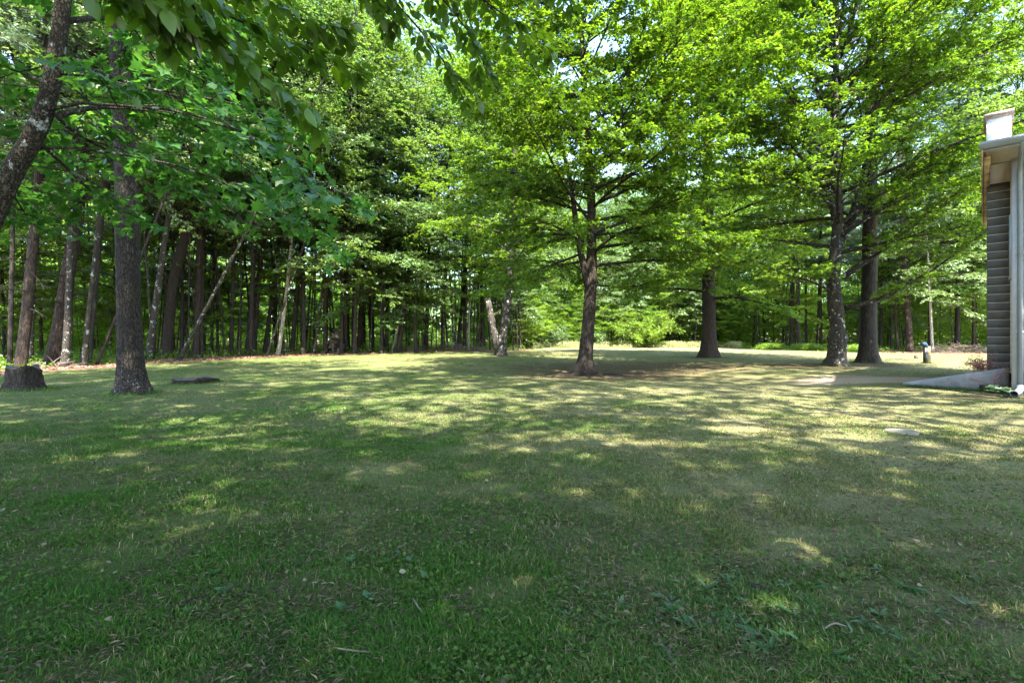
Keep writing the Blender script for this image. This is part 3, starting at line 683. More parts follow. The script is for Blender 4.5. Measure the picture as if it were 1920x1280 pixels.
# ------------------------------------------------------------------ crooked tree with a broken-looking bend right of the oak
def hero(name, label, loc, trunk_pts, trunk_r, bark, limbs_in, leafmat, L, W, tpl, m, n2, len2, n3, len3, seed, tilt=.4, sides=18, flare=.9, twigs=True, extra_wood=(), lobes=5, shape_noise=.03, droop=.25, limb_parts=True):
    rng = rs(seed); t = thing(name, label, 'tree', loc)
    o = np.array(loc); mb = MB()
    P = np.array(trunk_pts, float); R = np.array(trunk_r, float)
    # resample smoothly
    k = np.arange(len(P)); kk = np.linspace(0, len(P) - 1, 46) ; kk = kk ** 1.0
    Ps = np.stack([np.interp(kk, k, P[:, c]) for c in range(3)], -1); Rs = np.interp(kk, k, R)
    for _ in range(3): Ps[1:-1] = (Ps[:-2] + 2 * Ps[1:-1] + Ps[2:]) / 4
    z = Ps[:, 2] - Ps[0, 2]; r0 = R[0]; Rs = Rs * (1 + flare * np.exp(-z / (r0 * 1.1))); ph = rng.rand() * 6
    def sh(n, s):
        th = np.arange(s) / s * 2 * PI
        return 1 + np.exp(-z / (r0 * 1.8))[:, None] * (.16 * np.cos(lobes * th + ph) + .08 * np.cos(2 * th + 1))[None] + shape_noise * rng.uniform(-1, 1, (n, s)) + .04 * np.sin(2 * th + ph)[None] * np.sin(z * 2)[:, None]
    mb.tube(Ps, Rs, sides, shape=sh)
    for p, r in extra_wood: mb.tube(p, r, 12, .03, rng)
    mb.build('trunk', bark, t, True)
    sec, TS, TE = sprout(rng, limbs_in, n2, len2, n3, len3)
    if limb_parts:
        for p, r in limbs_in:
            b = MB(); b.tube(p, r, 8, .03, rng); b.build('limb', bark, t, True)
    b = MB()
    if not limb_parts: wood_mesh(b, limbs_in, 6)
    wood_mesh(b, sec, 4)
    if twigs: v, f = twig_arrays(TS, TE, .004); b.add(v, f)
    b.build('branches', bark, t, True)
    V, Fs = foliate(rng, TS, TE, m, L, W, tpl, tilt, droop)
    mk('crown', V, Fs, leafmat, t)
    return t

def lim(pts, r0, r1=.01):
    pts = np.array(pts, float); k = np.arange(len(pts)); kk = np.linspace(0, len(pts) - 1, 12)
    P = np.stack([np.interp(kk, k, pts[:, c]) for c in range(3)], -1)
    for _ in range(2): P[1:-1] = (P[:-2] + 2 * P[1:-1] + P[2:]) / 4
    return P, np.linspace(r0, r1, 12)
def rel(px, py, Y, base): return wp(px, py, Y) - np.array(base)

# main maple, centre
b = (*MAPLE, gz(*MAPLE)); Ym = MAPLE[1]
rng = rs(200)
def axm(z): return np.array([.012 * z + .25 * math.sin(z * .35), 0.12 * math.sin(z * .5), z])
tp = [axm(z) for z in (-.1, .6, 1.6, 2.6, 3.6, 5, 7, 9, 11, 13, 17.5)]
tr = [.255, .245, .235, .225, .215, .165, .145, .12, .095, .07, .03]
L_ = crown_limbs(rng, axm, 3.7, 17.0, 72, 5.8, lambda t: (1.0 + .15 * math.sin(PI * t)) * (1 - .45 * t ** 3), (.02, 1.15), -.15, .06)
spec = [lim([rel(1085, 478, Ym, b), rel(1040, 495, Ym - .6, b), rel(985, 515, Ym - 1.2, b), rel(930, 545, Ym - 1.5, b)], .05),
        lim([rel(1112, 534, Ym, b), rel(1170, 540, Ym - .5, b), rel(1225, 530, Ym - .9, b), rel(1300, 500, Ym - 1.2, b)], .045),
        lim([rel(1110, 440, Ym, b), rel(1180, 436, Ym - .8, b), rel(1260, 438, Ym - 1.4, b), rel(1380, 446, Ym - 1.8, b)], .055),
        lim([rel(1105, 438, Ym, b), rel(1050, 440, Ym - .8, b), rel(980, 442, Ym - 1.4, b), rel(900, 455, Ym - 1.8, b)], .05),
        lim([rel(1122, 380, Ym, b), rel(1200, 345, Ym - .8, b), rel(1310, 285, Ym - 1.3, b), rel(1440, 175, Ym - 1.8, b)], .06),
        lim([rel(1125, 300, Ym, b), rel(1180, 272, Ym - .8, b), rel(1260, 228, Ym - 1.5, b)], .05),
        lim([rel(1112, 235, Ym, b), rel(1060, 231, Ym - .9, b), rel(1000, 243, Ym - 1.6, b)], .05),
        lim([rel(1105, 318, Ym, b), rel(1050, 330, Ym - .9, b), rel(990, 328, Ym - 1.6, b), rel(900, 350, Ym - 2, b)], .05)]
second = (np.array([axm(2.9), axm(3.6) + [-.22, -.08, 0], axm(5) + [-.55, -.15, 0], axm(7) + [-.75, -.15, 0], axm(10) + [-1.3, 0, 0]]), np.array([.15, .13, .11, .08, .03]))
hero('maple_tree', 'medium maple with dark trunk and sunlit layered yellow-green crown, centre of the lawn', b, tp, tr, M['bark_maple'], spec + L_, M['maple'], .112, 1.0, M3, 15, 2.6, .42, 8.5, .6, 201, tilt=.38, extra_wood=[second], flare=1.2, lobes=6)

# gnarled maple on the right
b = (*GNARL, gz(*GNARL)); Yg = GNARL[1]
rng = rs(300)
def axg(z): return np.array([.12 * math.sin(z * 1.2) + .0 * z, .08 * math.sin(z * .9), z])
tp = [axg(z) for z in (-.1, .5, 1.1, 1.7, 2.4, 3.1, 4.0, 5.5, 7.5, 10, 13, 18.5)]
tr = [.29, .27, .34, .26, .29, .235, .235, .20, .17, .13, .09, .04]
L_ = crown_limbs(rng, axg, 4.4, 18.0, 68, 7.0, lambda t: (1.05 + .1 * math.sin(PI * t)) * (1 - .45 * t ** 3), (.2, 1.15), -.12, .08)
spec = [lim([rel(1583, 578, Yg, b), rel(1640, 566, Yg - .6, b), rel(1720, 528, Yg - 1.2, b), rel(1800, 470, Yg - 1.8, b), rel(1860, 425, Yg - 2.2, b)], .10),
        lim([rel(1580, 520, Yg, b), rel(1640, 478, Yg - .5, b), rel(1700, 435, Yg - 1.0, b), rel(1765, 375, Yg - 1.5, b), rel(1860, 330, Yg - 1.8, b)], .13),
        lim([rel(1556, 545, Yg, b), rel(1520, 525, Yg - .5, b), rel(1470, 515, Yg - 1.0, b), rel(1400, 480, Yg - 1.5, b)], .07),
        lim([rel(1572, 460, Yg, b), rel(1610, 380, Yg + .3, b), rel(1625, 290, Yg + .4, b), rel(1650, 180, Yg + .4, b), rel(1700, 90, Yg, b)], .17),
        lim([rel(1566, 420, Yg, b), rel(1550, 330, Yg - .5, b), rel(1500, 260, Yg - 1, b), rel(1440, 230, Yg - 1.2, b)], .12),
        lim([rel(1590, 420, Yg, b), rel(1680, 330, Yg - 1, b), rel(1760, 280, Yg - 1.6, b), rel(1850, 255, Yg - 2, b)], .09)]
hero('maple_tree', 'gnarled maple with burly bulging trunk and long limbs reaching towards the house', b, tp, tr, M['bark_grey'], spec + L_, M['maple'], .118, 1.0, M3, 14, 2.4, .42, 7.5, .65, 301, tilt=.4, flare=.8, lobes=4, shape_noise=.09)

# tall straight tree beside it
b = (*STRAIGHT, gz(*STRAIGHT)); rng = rs(400)
axs = lambda z: np.array([.012 * z, 0, z])
L_ = crown_limbs(rng, axs, 9.5, 26, 36, 5.0, dome, (.2, 1.0), -.2, .08)
hero('oak_tree', 'tall straight dark oak trunk close behind the gnarled maple', b, [axs(z) for z in (-.1, 1, 2, 4, 7, 11, 16, 21, 26)], [.33, .315, .305, .29, .27, .23, .18, .12, .04], M['bark_dark'], L_, M['canopy'], .2, .6, RH, 10, 2.0, .42, 5.5, .8, 401, flare=.7, twigs=False, limb_parts=False)
# stout tree beyond the main maple
b = (*BIGTREE, gz(*BIGTREE)); rng = rs(500)
axb = lambda z: np.array([-.01 * z, 0, z])
L_ = crown_limbs(rng, axb, 3.2, 23, 64, 6.0, dome, (0, .95), -.2, .09)
hero('pine_tree', 'stout dark pine trunk with root flare standing alone beyond the central maple', b, [axb(z) for z in (-.1, 1, 2, 4, 7, 11, 16, 20, 24)], [.42, .40, .39, .37, .34, .28, .2, .13, .04], M['bark_red'], L_, M['under'], .2, .7, RH, 10, 2.2, .42, 6.0, .7, 501, flare=.75, twigs=False, limb_parts=False)
# twin-stemmed tree
b = (*TWIN, gz(*TWIN)); rng = rs(600); Yt = TWIN[1]
right = [rel(940, 664, Yt, b) * [1, 1, 0], rel(942, 640, Yt, b), rel(950, 580, Yt, b), rel(957, 520, Yt, b), rel(962, 420, Yt, b), rel(966, 250, Yt, b), rel(968, 120, Yt, b)]
left = (np.array([rel(934, 662, Yt, b), rel(930, 640, Yt, b), rel(922, 600, Yt, b), rel(914, 556, Yt, b)]), np.array([.26, .24, .22, .17]))
def axt(z): return np.array([np.interp(z, [p[2] for p in right], [p[0] for p in right]), 0, z])
L_ = crown_limbs(rng, axt, 5.0, 18, 40, 5.4, dome, (.1, .9), -.2, .08)
hero('twin_stemmed_tree', 'tree forking low into a pale broken stem and a darker taller one', b, right, [.30, .28, .28, .25, .22, .14, .06], M['bark_grey'], L_, M['maple'], .15, 1.0, M3, 12, 2.2, .42, 6.5, .65, 601, flare=.6, extra_wood=[left], limb_parts=False)
# big oak left
b = (*OAK, gz(*OAK)); Yo = OAK[1]; rng = rs(700)
pts = [rel(249, 742, Yo, b), rel(246, 690, Yo, b), rel(242, 600, Yo, b), rel(240, 480, Yo, b), rel(237, 350, Yo, b), rel(230, 200, Yo, b), rel(220, 0, Yo, b), rel(205, -250, Yo, b), rel(200, -700, Yo, b)]
px_ = [p[2] for p in pts]
def axo(z): return np.array([np.interp(z, px_, [p[0] for p in pts]), 0, z])
L_ = crown_limbs(rng, axo, 9, 17.5, 22, 5.0, dome, (.3, 1.0), -.2, .10)
hero('oak_tree', 'big oak with ridged brown bark and flared pale-flecked base on the left lawn', b, pts, [.262, .254, .246, .236, .222, .205, .185, .15, .05], M['bark_oak'], L_, M['canopy'], .19, .6, RH, 10, 2.2, .42, 5.5, .7, 701, flare=.70, sides=40, shape_noise=.035, lobes=7, twigs=False, limb_parts=False)
# crooked tree
cx, cy = (313 - 960) / F * 27.0, 27.0
b = (cx, cy, gz(cx, cy))
pts = [rel(313, 676, cy, b), rel(315, 630, cy, b), rel(320, 570, cy, b), rel(326, 520, cy, b), rel(340, 470, cy, b), rel(352, 425, cy, b), rel(345, 330, cy, b), rel(350, 150, cy, b), rel(356, -80, cy, b)]
rng = rs(800)
def axc(z): return np.array([np.interp(z, [p[2] for p in pts], [p[0] for p in pts]), 0, z])
L_ = crown_limbs(rng, axc, 9, 19, 24, 4.5, dome, (.2, .9), -.2, .07)
spec = [lim([rel(345, 450, cy, b), rel(365, 415, cy, b), rel(395, 345, cy, b), rel(450, 290, cy, b)], .14), lim([rel(322, 545, cy, b), rel(295, 490, cy, b), rel(280, 470, cy, b)], .05)]
hero('crooked_tree', 'crooked dark trunk bending right then forking, right of the big oak', b, pts, [.28, .26, .25, .25, .26, .20, .14, .10, .05], M['bark_maple'], spec + L_, M['glossy'], .18, .6, RH, 10, 2.2, .42, 5.5, .7, 801, flare=.5, limb_parts=False, twigs=False)

# near leaning lichen maple at the left frame edge
bx, by = -5.9, 4.6; b = (bx, by, gz(bx, by)); Yn = 4.6; rng = rs(900)
pts = [np.array([0, 0, -.1]), rel(-190, 720, Yn, b), rel(-90, 540, Yn, b), rel(-12, 405, Yn, b), rel(25, 315, Yn, b), rel(72, 245, Yn, b), rel(97, 160, Yn, b), rel(113, 60, Yn, b), rel(122, -40, Yn, b), rel(128, -240, Yn, b), rel(110, -600, Yn, b), rel(100, -1000, Yn, b)]
def axn(z): return np.array([np.interp(z, [p[2] for p in pts], [p[0] for p in pts]), 0, z])
sp = [lim([rel(108, 217, Yn, b), rel(150, 205, Yn + .3, b), rel(205, 198, Yn + .7, b), rel(290, 208, Yn + 1.2, b), rel(360, 225, Yn + 1.6, b), rel(430, 280, Yn + 2.0, b)], .030, .006),
      lim([rel(118, 115, Yn, b), rel(200, 140, Yn + .8, b), rel(300, 190, Yn + 1.6, b), rel(420, 270, Yn + 2.3, b), rel(500, 350, Yn + 2.8, b)], .028, .005),
      lim([rel(60, 255, Yn, b), rel(110, 300, Yn + .8, b), rel(170, 360, Yn + 1.6, b), rel(240, 410, Yn + 2.2, b)], .022, .005),
      lim([rel(85, 200, Yn, b), rel(150, 260, Yn + 1.2, b), rel(250, 300, Yn + 2.2, b), rel(340, 350, Yn + 3, b)], .022, .005),
      lim([rel(25, 315, Yn, b), rel(20, 360, Yn + 1.2, b), rel(60, 420, Yn + 2, b)], .02, .005),
      lim([rel(100, 160, Yn, b), rel(20, 130, Yn + .9, b), rel(-70, 120, Yn + 1.8, b)], .025, .005),
      lim([rel(120, 40, Yn, b), rel(220, 30, Yn + 1.0, b), rel(340, 60, Yn + 2.0, b), rel(450, 140, Yn + 2.8, b)], .03, .005)]
for k in range(15):
    z = 3.1 + k * .36; az = rng.uniform(-.5, 2.8); sp.append((curve(rng, axn(z), az, rng.uniform(-.1, .9), rng.uniform(1.6, 4.2), 9, rng.uniform(-.9, -.2), .14), np.linspace(rng.uniform(.012, .024), .004, 9)))
hero('maple_tree', 'near leaning maple with dark lichen-spotted bark at the left edge, leaves hanging over the lawn', b, pts, [.115, .105, .10, .09, .082, .078, .070, .064, .06, .05, .04, .03], M['bark_lichen'], sp, M['near_maple'], .105, 1.0, M5, 8, 2.6, .40, 8, .40, 901, tilt=.35, sides=20, flare=.4, shape_noise=.06, droop=.35)

# overhanging branches of a beech standing behind the camera
bb = (-2.6, -3.2, gz(-2.6, -3.2)); rng = rs(950)
t = thing('beech_tree', 'broad-leaved tree whose dark leafy twigs hang into the top of the picture', 'tree', bb)
o = np.array(bb); mb = MB()
tpts = np.array([[0, 0, -.1], [0, 0, 1], [.05, 0, 3], [0, .1, 5], [.1, .1, 8], [.1, .2, 11]]); mb.tube(tpts, [.28, .22, .2, .18, .12, .05], 14, .03, rng)
mb.build('trunk', M['bark_grey'], t, True)
hang = []
def hb(pix, r0=.012): hang.append(lim([wp(x, y, d) - o for x, y, d in pix], r0, .003))
hb([(60, -260, 1.7), (230, -90, 2.1), (400, 20, 2.4), (540, 80, 2.6), (690, 140, 2.8)])
hb([(120, -330, 1.9), (260, -120, 2.1), (380, 40, 2.3), (480, 130, 2.4), (600, 230, 2.6)])
hb([(200, -300, 2.3), (330, -130, 2.5), (470, -10, 2.8), (590, 50, 3.0), (640, 60, 3.1)], .009)
hb([(90, -200, 1.8), (200, -60, 2.0), (280, 10, 2.2), (330, 50, 2.3)], .009)
hb([(500, -250, 3.0), (640, -90, 3.2), (760, 20, 3.5), (830, 110, 3.7), (880, 190, 3.8)])
hb([(560, -300, 3.1), (740, -110, 3.3), (880, -20, 3.5), (960, 40, 3.7), (1040, 100, 3.8)])
hb([(600, -280, 3.2), (760, -80, 3.4), (850, 20, 3.6), (900, 90, 3.7), (915, 150, 3.8)], .008)
hb([(540, -220, 3.2), (660, -60, 3.5), (710, 0, 3.7), (740, 45, 3.8)], .007)
hb([(640, -280, 3.4), (860, -110, 3.5), (1000, -50, 3.7), (1080, 10, 3.9)], .008)
up = np.array([0, 0, 1.]); TS = []; TE = []; bmesh_ = MB()
for p, r in hang:
    bmesh_.tube(p, r, 6, cap=False); seg = np.linalg.norm(p[-1] - p[0])
    # connect up to the trunk with a bough
    bmesh_.tube(lim([p[0], p[0] + [-.3, -.8, .5], np.array([.1, .15, 5.0 + rng.rand()])], .014, .05)[0], np.linspace(r[0], .05, 12), 6, cap=False)
    k = 21
    for j in range(k):
        f = .12 + .86 * (j + rng.rand() * .6) / k; q = f * 11; i0 = min(int(q), 10); w = q - i0
        s0 = p[i0] * (1 - w) + p[i0 + 1] * w; d = unit(p[i0 + 1] - p[i0]); sd = unit(np.cross(d, up)) * (1 if j % 2 else -1)
        dd = unit(d * .75 + sd * rng.uniform(.3, .9) - up * rng.uniform(.0, .35)); L = rng.uniform(.10, .34) * (1.15 - f * .6)
        TS.append(s0); TE.append(s0 + dd * L)
TS = np.array(TS); TE = np.array(TE); v, f = twig_arrays(TS, TE, .0022); bmesh_.add(v, f)
bmesh_.build('branches', M['bark_dark'], t, True)
# alternate leaves along each twig in one plane
n = len(TS); m = 6; P = []; D = []; Nn = []
d = unit(TE - TS); side = unit(np.cross(d, up))
for j in range(m):
    f = .25 + .8 * j / (m - 1); s = 1 if j % 2 else -1
    P.append(TS + (TE - TS) * f); q = d * .75 + side * s * (.8 if j < m - 1 else .1) + .22 * rng.randn(n, 3); q[:, 2] -= .25; D.append(unit(q)); Nn.append(unit(up + .35 * rng.randn(n, 3)))
P = np.concatenate(P); D = np.concatenate(D); Nn = np.concatenate(Nn); Nn = unit(Nn - D * np.sum(Nn * D, -1, keepdims=True))
V, Fs = leaf_arrays(OV, P, D, Nn, .098 * rng.uniform(.65, 1.15, len(P)), np.full(len(P), .95))
mk('overhanging_leaves', V, Fs, M['beech'], t)
L_ = crown_limbs(rng, lambda z: np.array([0, .1, z]), 5.8, 11, 26, 4.0, dome, (.2, .9), -.2, .05)
sec, TS, TE = sprout(rng, L_, 1.8, .42, 5, .55); V, Fs = foliate(rng, TS, TE, 7, .11, .6, RH); mk('crown', V, Fs, M['beech'], t)
mb = MB(); wood_mesh(mb, L_, 5); wood_mesh(mb, sec, 3); mb.build('limbs', M['bark_grey'], t, True)

# shade trees behind and beside the camera, outside the picture, whose shade falls on the lawn
for i, (x, y, kind, s, cs) in enumerate([(-8, -3, 'airy', 1.25, 1.25), (0.5, -3.5, 'airy', 1.3, 1.3), (9, -2.5, 'airy', 1.2, 1.2), (-4, -10, 'airy', 1.0, 1.5), (4, -11, 'airy', 1.0, 1.4), (-14, 0, 'airy', 1.0, 1.1),
                                         (-5, -2.2, 'under', .95, 1.0), (3.4, -3.4, 'under', .95, 1.1), (-.8, -3.6, 'under_b', 1.05, 1.1), (7.5, -2.5, 'under_b', .95, 1.0), (-8.8, -1.5, 'under', 1.0, 1.1), (-10.5, 3.5, 'under_b', 1.1, 1.1), (17, 3, 'airy', 1.1, 1.1), (-7.5, -1.5, 'pole', 1.5, 1.2), (-2.2, -5, 'pole', 1.7, 1.2), (3.5, -2.5, 'pole', 1.5, 1.2), (12, -1, 'pole', 1.5, 1.1)]):
    woodland('shade_tree', 'leafy shade tree standing outside the picture behind the viewer', 'tree', 0, 15, 22 if 'can' in kind else 10, kind, PROTO[kind]['H'] * s, rng=rng0, group='shade trees behind the viewer', at_xy=(x, y), cs=cs)

# far woods: one mass of leaf clumps behind the trees one can tell apart
def far_woods(n, seed, dm, dM, zt, per, size, spread, lo=-900, hi=2800):
    rng = rs(seed); px = rng.uniform(lo, hi, n); Yc = np.interp(px, EX, EY) + rng.uniform(dm, dM, n); Yc = np.maximum(Yc, 12)
    c = np.stack([(px - 960) / F * Yc, Yc, zt * rng.rand(n)], -1)
    P = np.repeat(c, per, 0) + rng.randn(n * per, 3) * np.array([spread, spread, spread * .45])
    P[:, 2] = np.maximum(P[:, 2], .1) + g(P[:, 0], P[:, 1]); K = len(P)
    Nn = unit(np.array([0, -.3, 1.]) + .5 * rng.randn(K, 3)); D = unit(rng.randn(K, 3) * [1, 1, .4] + [0, 0, -.2]); Nn = unit(Nn - D * np.sum(Nn * D, -1, keepdims=True))
    V, Fs = leaf_arrays(RH, P, D, Nn, size * rng.uniform(.6, 1.3, K), np.full(K, .7))
    tag(mk('distant_woods', V, Fs, M['distant']), 'mass of far green leaves closing the view behind the tree trunks', 'woods', kind='stuff')
far_woods(5000, 1001, 30, 60, 24, 170, .38, 1.4)
far_woods(4500, 1002, 21, 38, 8, 150, .24, 1.2)
far_woods(1500, 1003, 6, 26, 24, 190, .24, 1.3, 950, 1420)
far_woods(1300, 1004, 13, 30, 22, 150, .24, 1.3, 1380, 2300)

# ------------------------------------------------------------------ stumps, litter, brush
def lump(name, label, cat, loc, w, h, mat, seed, top_mat=None, flare=.5, sides=28, aspect=1.0):
    rng = rs(seed); t = thing(name, label, cat, loc); mb = MB()
    z = np.linspace(-.06, h, 9); P = np.stack([0 * z, 0 * z, z], -1); r = w / 2 * (1 + flare * np.exp(-(z + .06) / (h * .35 + .02)))
    pr = 1 + .10 * np.cos(5 * np.arange(sides) / sides * 2 * PI + 1) + .06 * rng.uniform(-1, 1, sides)
    mb.tube(P, r, sides, shape=lambda n, s: pr[None] * (1 + .04 * rng.uniform(-1, 1, (n, s))), cap=False)
    V = np.concatenate(mb.V); V[:, 1] *= aspect; tp_ = V[-sides:]; V[-sides:, 2] += (.5 * rng.uniform(-1, 1, sides) + .7 * np.sin(3 * np.arange(sides) / sides * 2 * PI)) * min(.07, h * .35); ring = V[-sides:].copy()
    mb.V = [V]; mb.build('bark', mat, t, True)
    c = ring.mean(0) - [0, 0, .01]; inner = ring * .93 + c * .07; VV = np.concatenate([ring * .999 + [0, 0, -.002], inner + [0, 0, .004], [c]])
    j = np.arange(sides); k = (j + 1) % sides
    mk('cut_face', VV, [np.stack([j, k, sides + k, sides + j], -1), np.stack([np.full(sides, 2 * sides), sides + j, sides + k], -1)], top_mat or M['cutwood'], t)
    return t
p = at(45, 731); lump('tree_stump', 'tall dark rotting stump at the left edge of the lawn', 'stump', (*p, gz(*p)), .62, .58, M['bark_maple'], 1, M['oldcut'], .6)
p = at(366, 717); lump('tree_stump', 'low flat wide stump cut off almost at grass level right of the big oak', 'stump', (*p, gz(*p)), 1.1, .13, M['bark_maple'], 2, M['oldcut'], .12)
# covered wood pile in the wood
px0 = 629; Yw = float(edgeY(px0)) + 1.6; xw = (px0 - 960) / F * Yw; t = thing('wood_pile', 'dark stack of short logs under a sheet at the edge of the wood', 'wood pile', (xw, Yw, gz(xw, Yw)))
rng = rs(41)
for r_ in range(9):
    nl = 6 if r_ < 5 else 9 - r_ 
    for c in range(max(2, nl)):
        q = MB(); x_ = (c - (max(2, nl) - 1) / 2) * .2 + rng.uniform(-.02, .02); rr = rng.uniform(.085, .105)
        q.tube([[x_, -.3 + rng.uniform(-.04, .04), .1 + r_ * .185], [x_, .3, .1 + r_ * .185]], rr, 9, .08, rng); q.build('log', M['deadwood'] if rng.rand() < .6 else M['bark_red'], t, False)
q = MB(); q.box((0, 0, 1.80), (.62, .7, .05)); q.box((0, -.34, 1.68), (.6, .02, .24)); q.build('cover_sheet', M['edging'], t)
# brush piles
def brush(label, px, dy, w, h, n, seed):
    Yb = float(edgeY(px)) + dy; x = (px - 960) / F * Yb; rng = rs(seed); t = MB()
    for k in range(n):
        s = np.array([rng.uniform(-w, w), rng.uniform(-.7, .7), 0]); hh = h * (1 - (s[0] / w) ** 2 * .7) * rng.rand(); s[2] = hh * .6
        c = curve(rng, s, rng.uniform(0, 6.28), rng.uniform(-.3, .7), rng.uniform(.35, 1.0) * (.5 + .5 * min(1, w)), 6, -.4, .25); c[:, 2] = np.abs(c[:, 2]) + .02
        t.tube(c, np.linspace(rng.uniform(.008, .022), .004, 6), 4, cap=False)
    o = t.build('brush_pile', M['deadwood']); o.location = (x, Yb, gz(x, Yb)); tag(o, label, 'brush pile')
brush('long heap of pale dead branches at the wood edge near the house', 1800, .6, 2.6, .9, 260, 51)
brush('tangle of bleached twigs at the foot of the broad leaning pine', 104, .3, .5, .4, 26, 52)
brush('tangle of dead twigs in the wood left of the twin-stemmed tree', 850, .9, 2.6, .9, 170, 53)
brush('small heap of dead branches in the wood right of the leaning dark tree', 768, .9, .9, .5, 60, 54)
# fallen leaning dead branch bits
def litter_leaves(n, seed, lo, hi, dmin, dmax, label, size=.11):
    rng = rs(seed); px = rng.uniform(lo, hi, n); Yl = edgeY(px) + rng.uniform(dmin, dmax, n) ** 1; x = (px - 960) / F * Yl
    k = (woods(x, Yl) > .35) | (rng.rand(n) < .06); x, Yl = x[k], Yl[k]; n = len(x)
    z = g(x, Yl) + .02 + .08 * woods(x, Yl) * (fbm(x, Yl, 78, .8, 3) - .3)
    Nn = unit(np.array([0, 0, 1.]) + .5 * rng.randn(n, 3)); a = rng.uniform(0, 6.28, n); D = np.stack([np.cos(a), np.sin(a), 0 * a], -1); Nn = unit(Nn - D * np.sum(Nn * D, -1, keepdims=True))
    V, Fs = leaf_arrays(RH, np.stack([x, Yl, z], -1), D, Nn, size * rng.uniform(.6, 1.3, n), np.full(n, .7))
    tag(mk('leaf_litter', V, Fs, M['litter']), label, 'leaf litter', kind='stuff')
litter_leaves(60000, 61, -250, 985, -.6, 11, 'brown dead leaves covering the floor of the left wood')
litter_leaves(40000, 62, 1400, 2000, -.6, 9, 'brown dead leaves covering the floor of the right wood')

# ground cover along the clearing and right wood
def cover(n, seed, lo, hi, dmin, dmax, hmax, label, mat, size):
    rng = rs(seed); px = rng.uniform(lo, hi, n); Yc = edgeY(px) + rng.uniform(dmin, dmax, n); x = (px - 960) / F * Yc
    cl = fbm(x, Yc, 88, 1.2, 3); z = g(x, Yc) + hmax * sstep(.3, .7, cl) * rng.rand(n) ** 1.2
    Nn = unit(np.array([0, 0, 1.]) + .6 * rng.randn(n, 3)); D = unit(rng.randn(n, 3)); Nn = unit(Nn - D * np.sum(Nn * D, -1, keepdims=True))
    V, Fs = leaf_arrays(RH, np.stack([x, Yc, z], -1), D, Nn, size * rng.uniform(.6, 1.3, n), np.full(n, .7))
    tag(mk('ground_cover', V, Fs, mat), label, 'ground cover', kind='stuff')
cover(45000, 71, 1000, 1390, -3.5, 2.5, .75, 'pale sunlit weeds along the back of the clearing', M['meadow'], .12)
cover(26000, 72, 1390, 1640, -1.5, 1.5, .6, 'low green plants along the right wood edge', M['under'], .12)
cover(26000, 73, -200, 985, .5, 14, .5, 'scattered green plants on the floor of the left wood', M['under'], .13)
cover(9000, 74, 1640, 1900, 1.5, 10, .45, 'scattered green plants on the floor of the right wood', M['under'], .12)

def shrub(name, label, loc, rad, h, n, mat, size, seed, cat='shrub', stems=14, tpl=RH, W=.65):
    rng = rs(seed); t = thing(name, label, cat, loc); mb = MB(); S = []; E = []
    for k in range(stems):
        c = curve(rng, [rng.uniform(-.15, .15) * rad, rng.uniform(-.15, .15) * rad, 0], rng.uniform(0, 6.28), rng.uniform(.6, 1.45), h * rng.uniform(.7, 1.05), 8, -.5, .12)
        mb.tube(c, np.linspace(.012 * h, .003, 8), 4, cap=False)
        q = rng.randint(2, 8, n // stems); S.append(c[q]); d = unit(rng.randn(len(q), 3) + [0, 0, .3]); E.append(c[q] + d * rad * .3 * rng.uniform(.3, 1, (len(q), 1)))
    S = np.concatenate(S); E = np.concatenate(E); v, f = twig_arrays(S, E, .003); mb.add(v, f); mb.build('stems', M['deadwood'], t)
    V, Fs = foliate(rng, S, E, 5, size, W, tpl, .6); mk('foliage', V, Fs, mat, t); return t
q = (1212, 56.0); x = (q[0] - 960) / F * q[1]; shrub('bush', 'rounded pale green sunlit bush standing in the clearing', (x, q[1], gz(x, q[1])), 2.4, 4.2, 2600, M['under'], .2, 81, stems=30)
for i, (px, Yc, h, lab) in enumerate([(1030, 57, 2.8, 'pale bush at the left back corner of the clearing'), (1110, 59, 2.4, 'low bush at the back of the clearing left of the rounded pale bush')]):
    x = (px - 960) / F * Yc; shrub('bush', lab, (x, Yc, gz(x, Yc)), 2.2, h, 2000, M['glossy'], .2, 90 + i, stems=24)

# ------------------------------------------------------------------ house
U = np.array([.716, -.698, 0]); Vv = np.array([.698, .716, 0]); Zu = np.array([0, 0, 1.])
C0 = np.array([9.31, 9.60, 0]); W0 = np.array([10.29, 9.94, 0])
HR = np.stack([U, Vv, Zu], 1)          # columns: local x along gutter wall, y into the house
gh = gz(10.3, 10.2)
house = thing('house', 'corner of a pale house with white siding, deep eave and block chimney', 'house', (W0[0], W0[1], gh))
house.rotation_euler = (0, 0, math.atan2(U[1], U[0]))
def hl(p): d = np.asarray(p, float) - np.array([W0[0], W0[1], gh]); return np.array([d @ U, d @ Vv, d[2]])
c0 = hl([C0[0], C0[1], gh]); zs = 5.02 - gh     # soffit height above house ground
WA, DB = 9.0, 7.0
mb = MB()                                     # front wall: wide flat panels
rows = [0, 1.28, 2.62, 3.96, zs]
for a, b_ in zip(rows[:-1], rows[1:]):
    for k in range(8):
        x0 = .16 + k * 1.2; mb.box((x0 + .596, .05, (a + b_) / 2 - .05 * (a == 0)), (1.188, .06, b_ - a - .012 + .1 * (a == 0)))
mb.box((WA / 2 + .15, .12, zs / 2), (WA, .08, zs - .02))
mb.build('front_wall', M['siding'], house)
mb = MB()                                     # side wall, lap siding
z = 0
while z < zs - .05:
    mb.box((.05, DB / 2 + .2, z + .07), (.05 + .012, DB - .1, .135)); z += .14
mb.box((.10, DB / 2 + .2, zs / 2), (.05, DB - .1, zs - .02)); mb.build('side_wall', M['tanwall'], house)
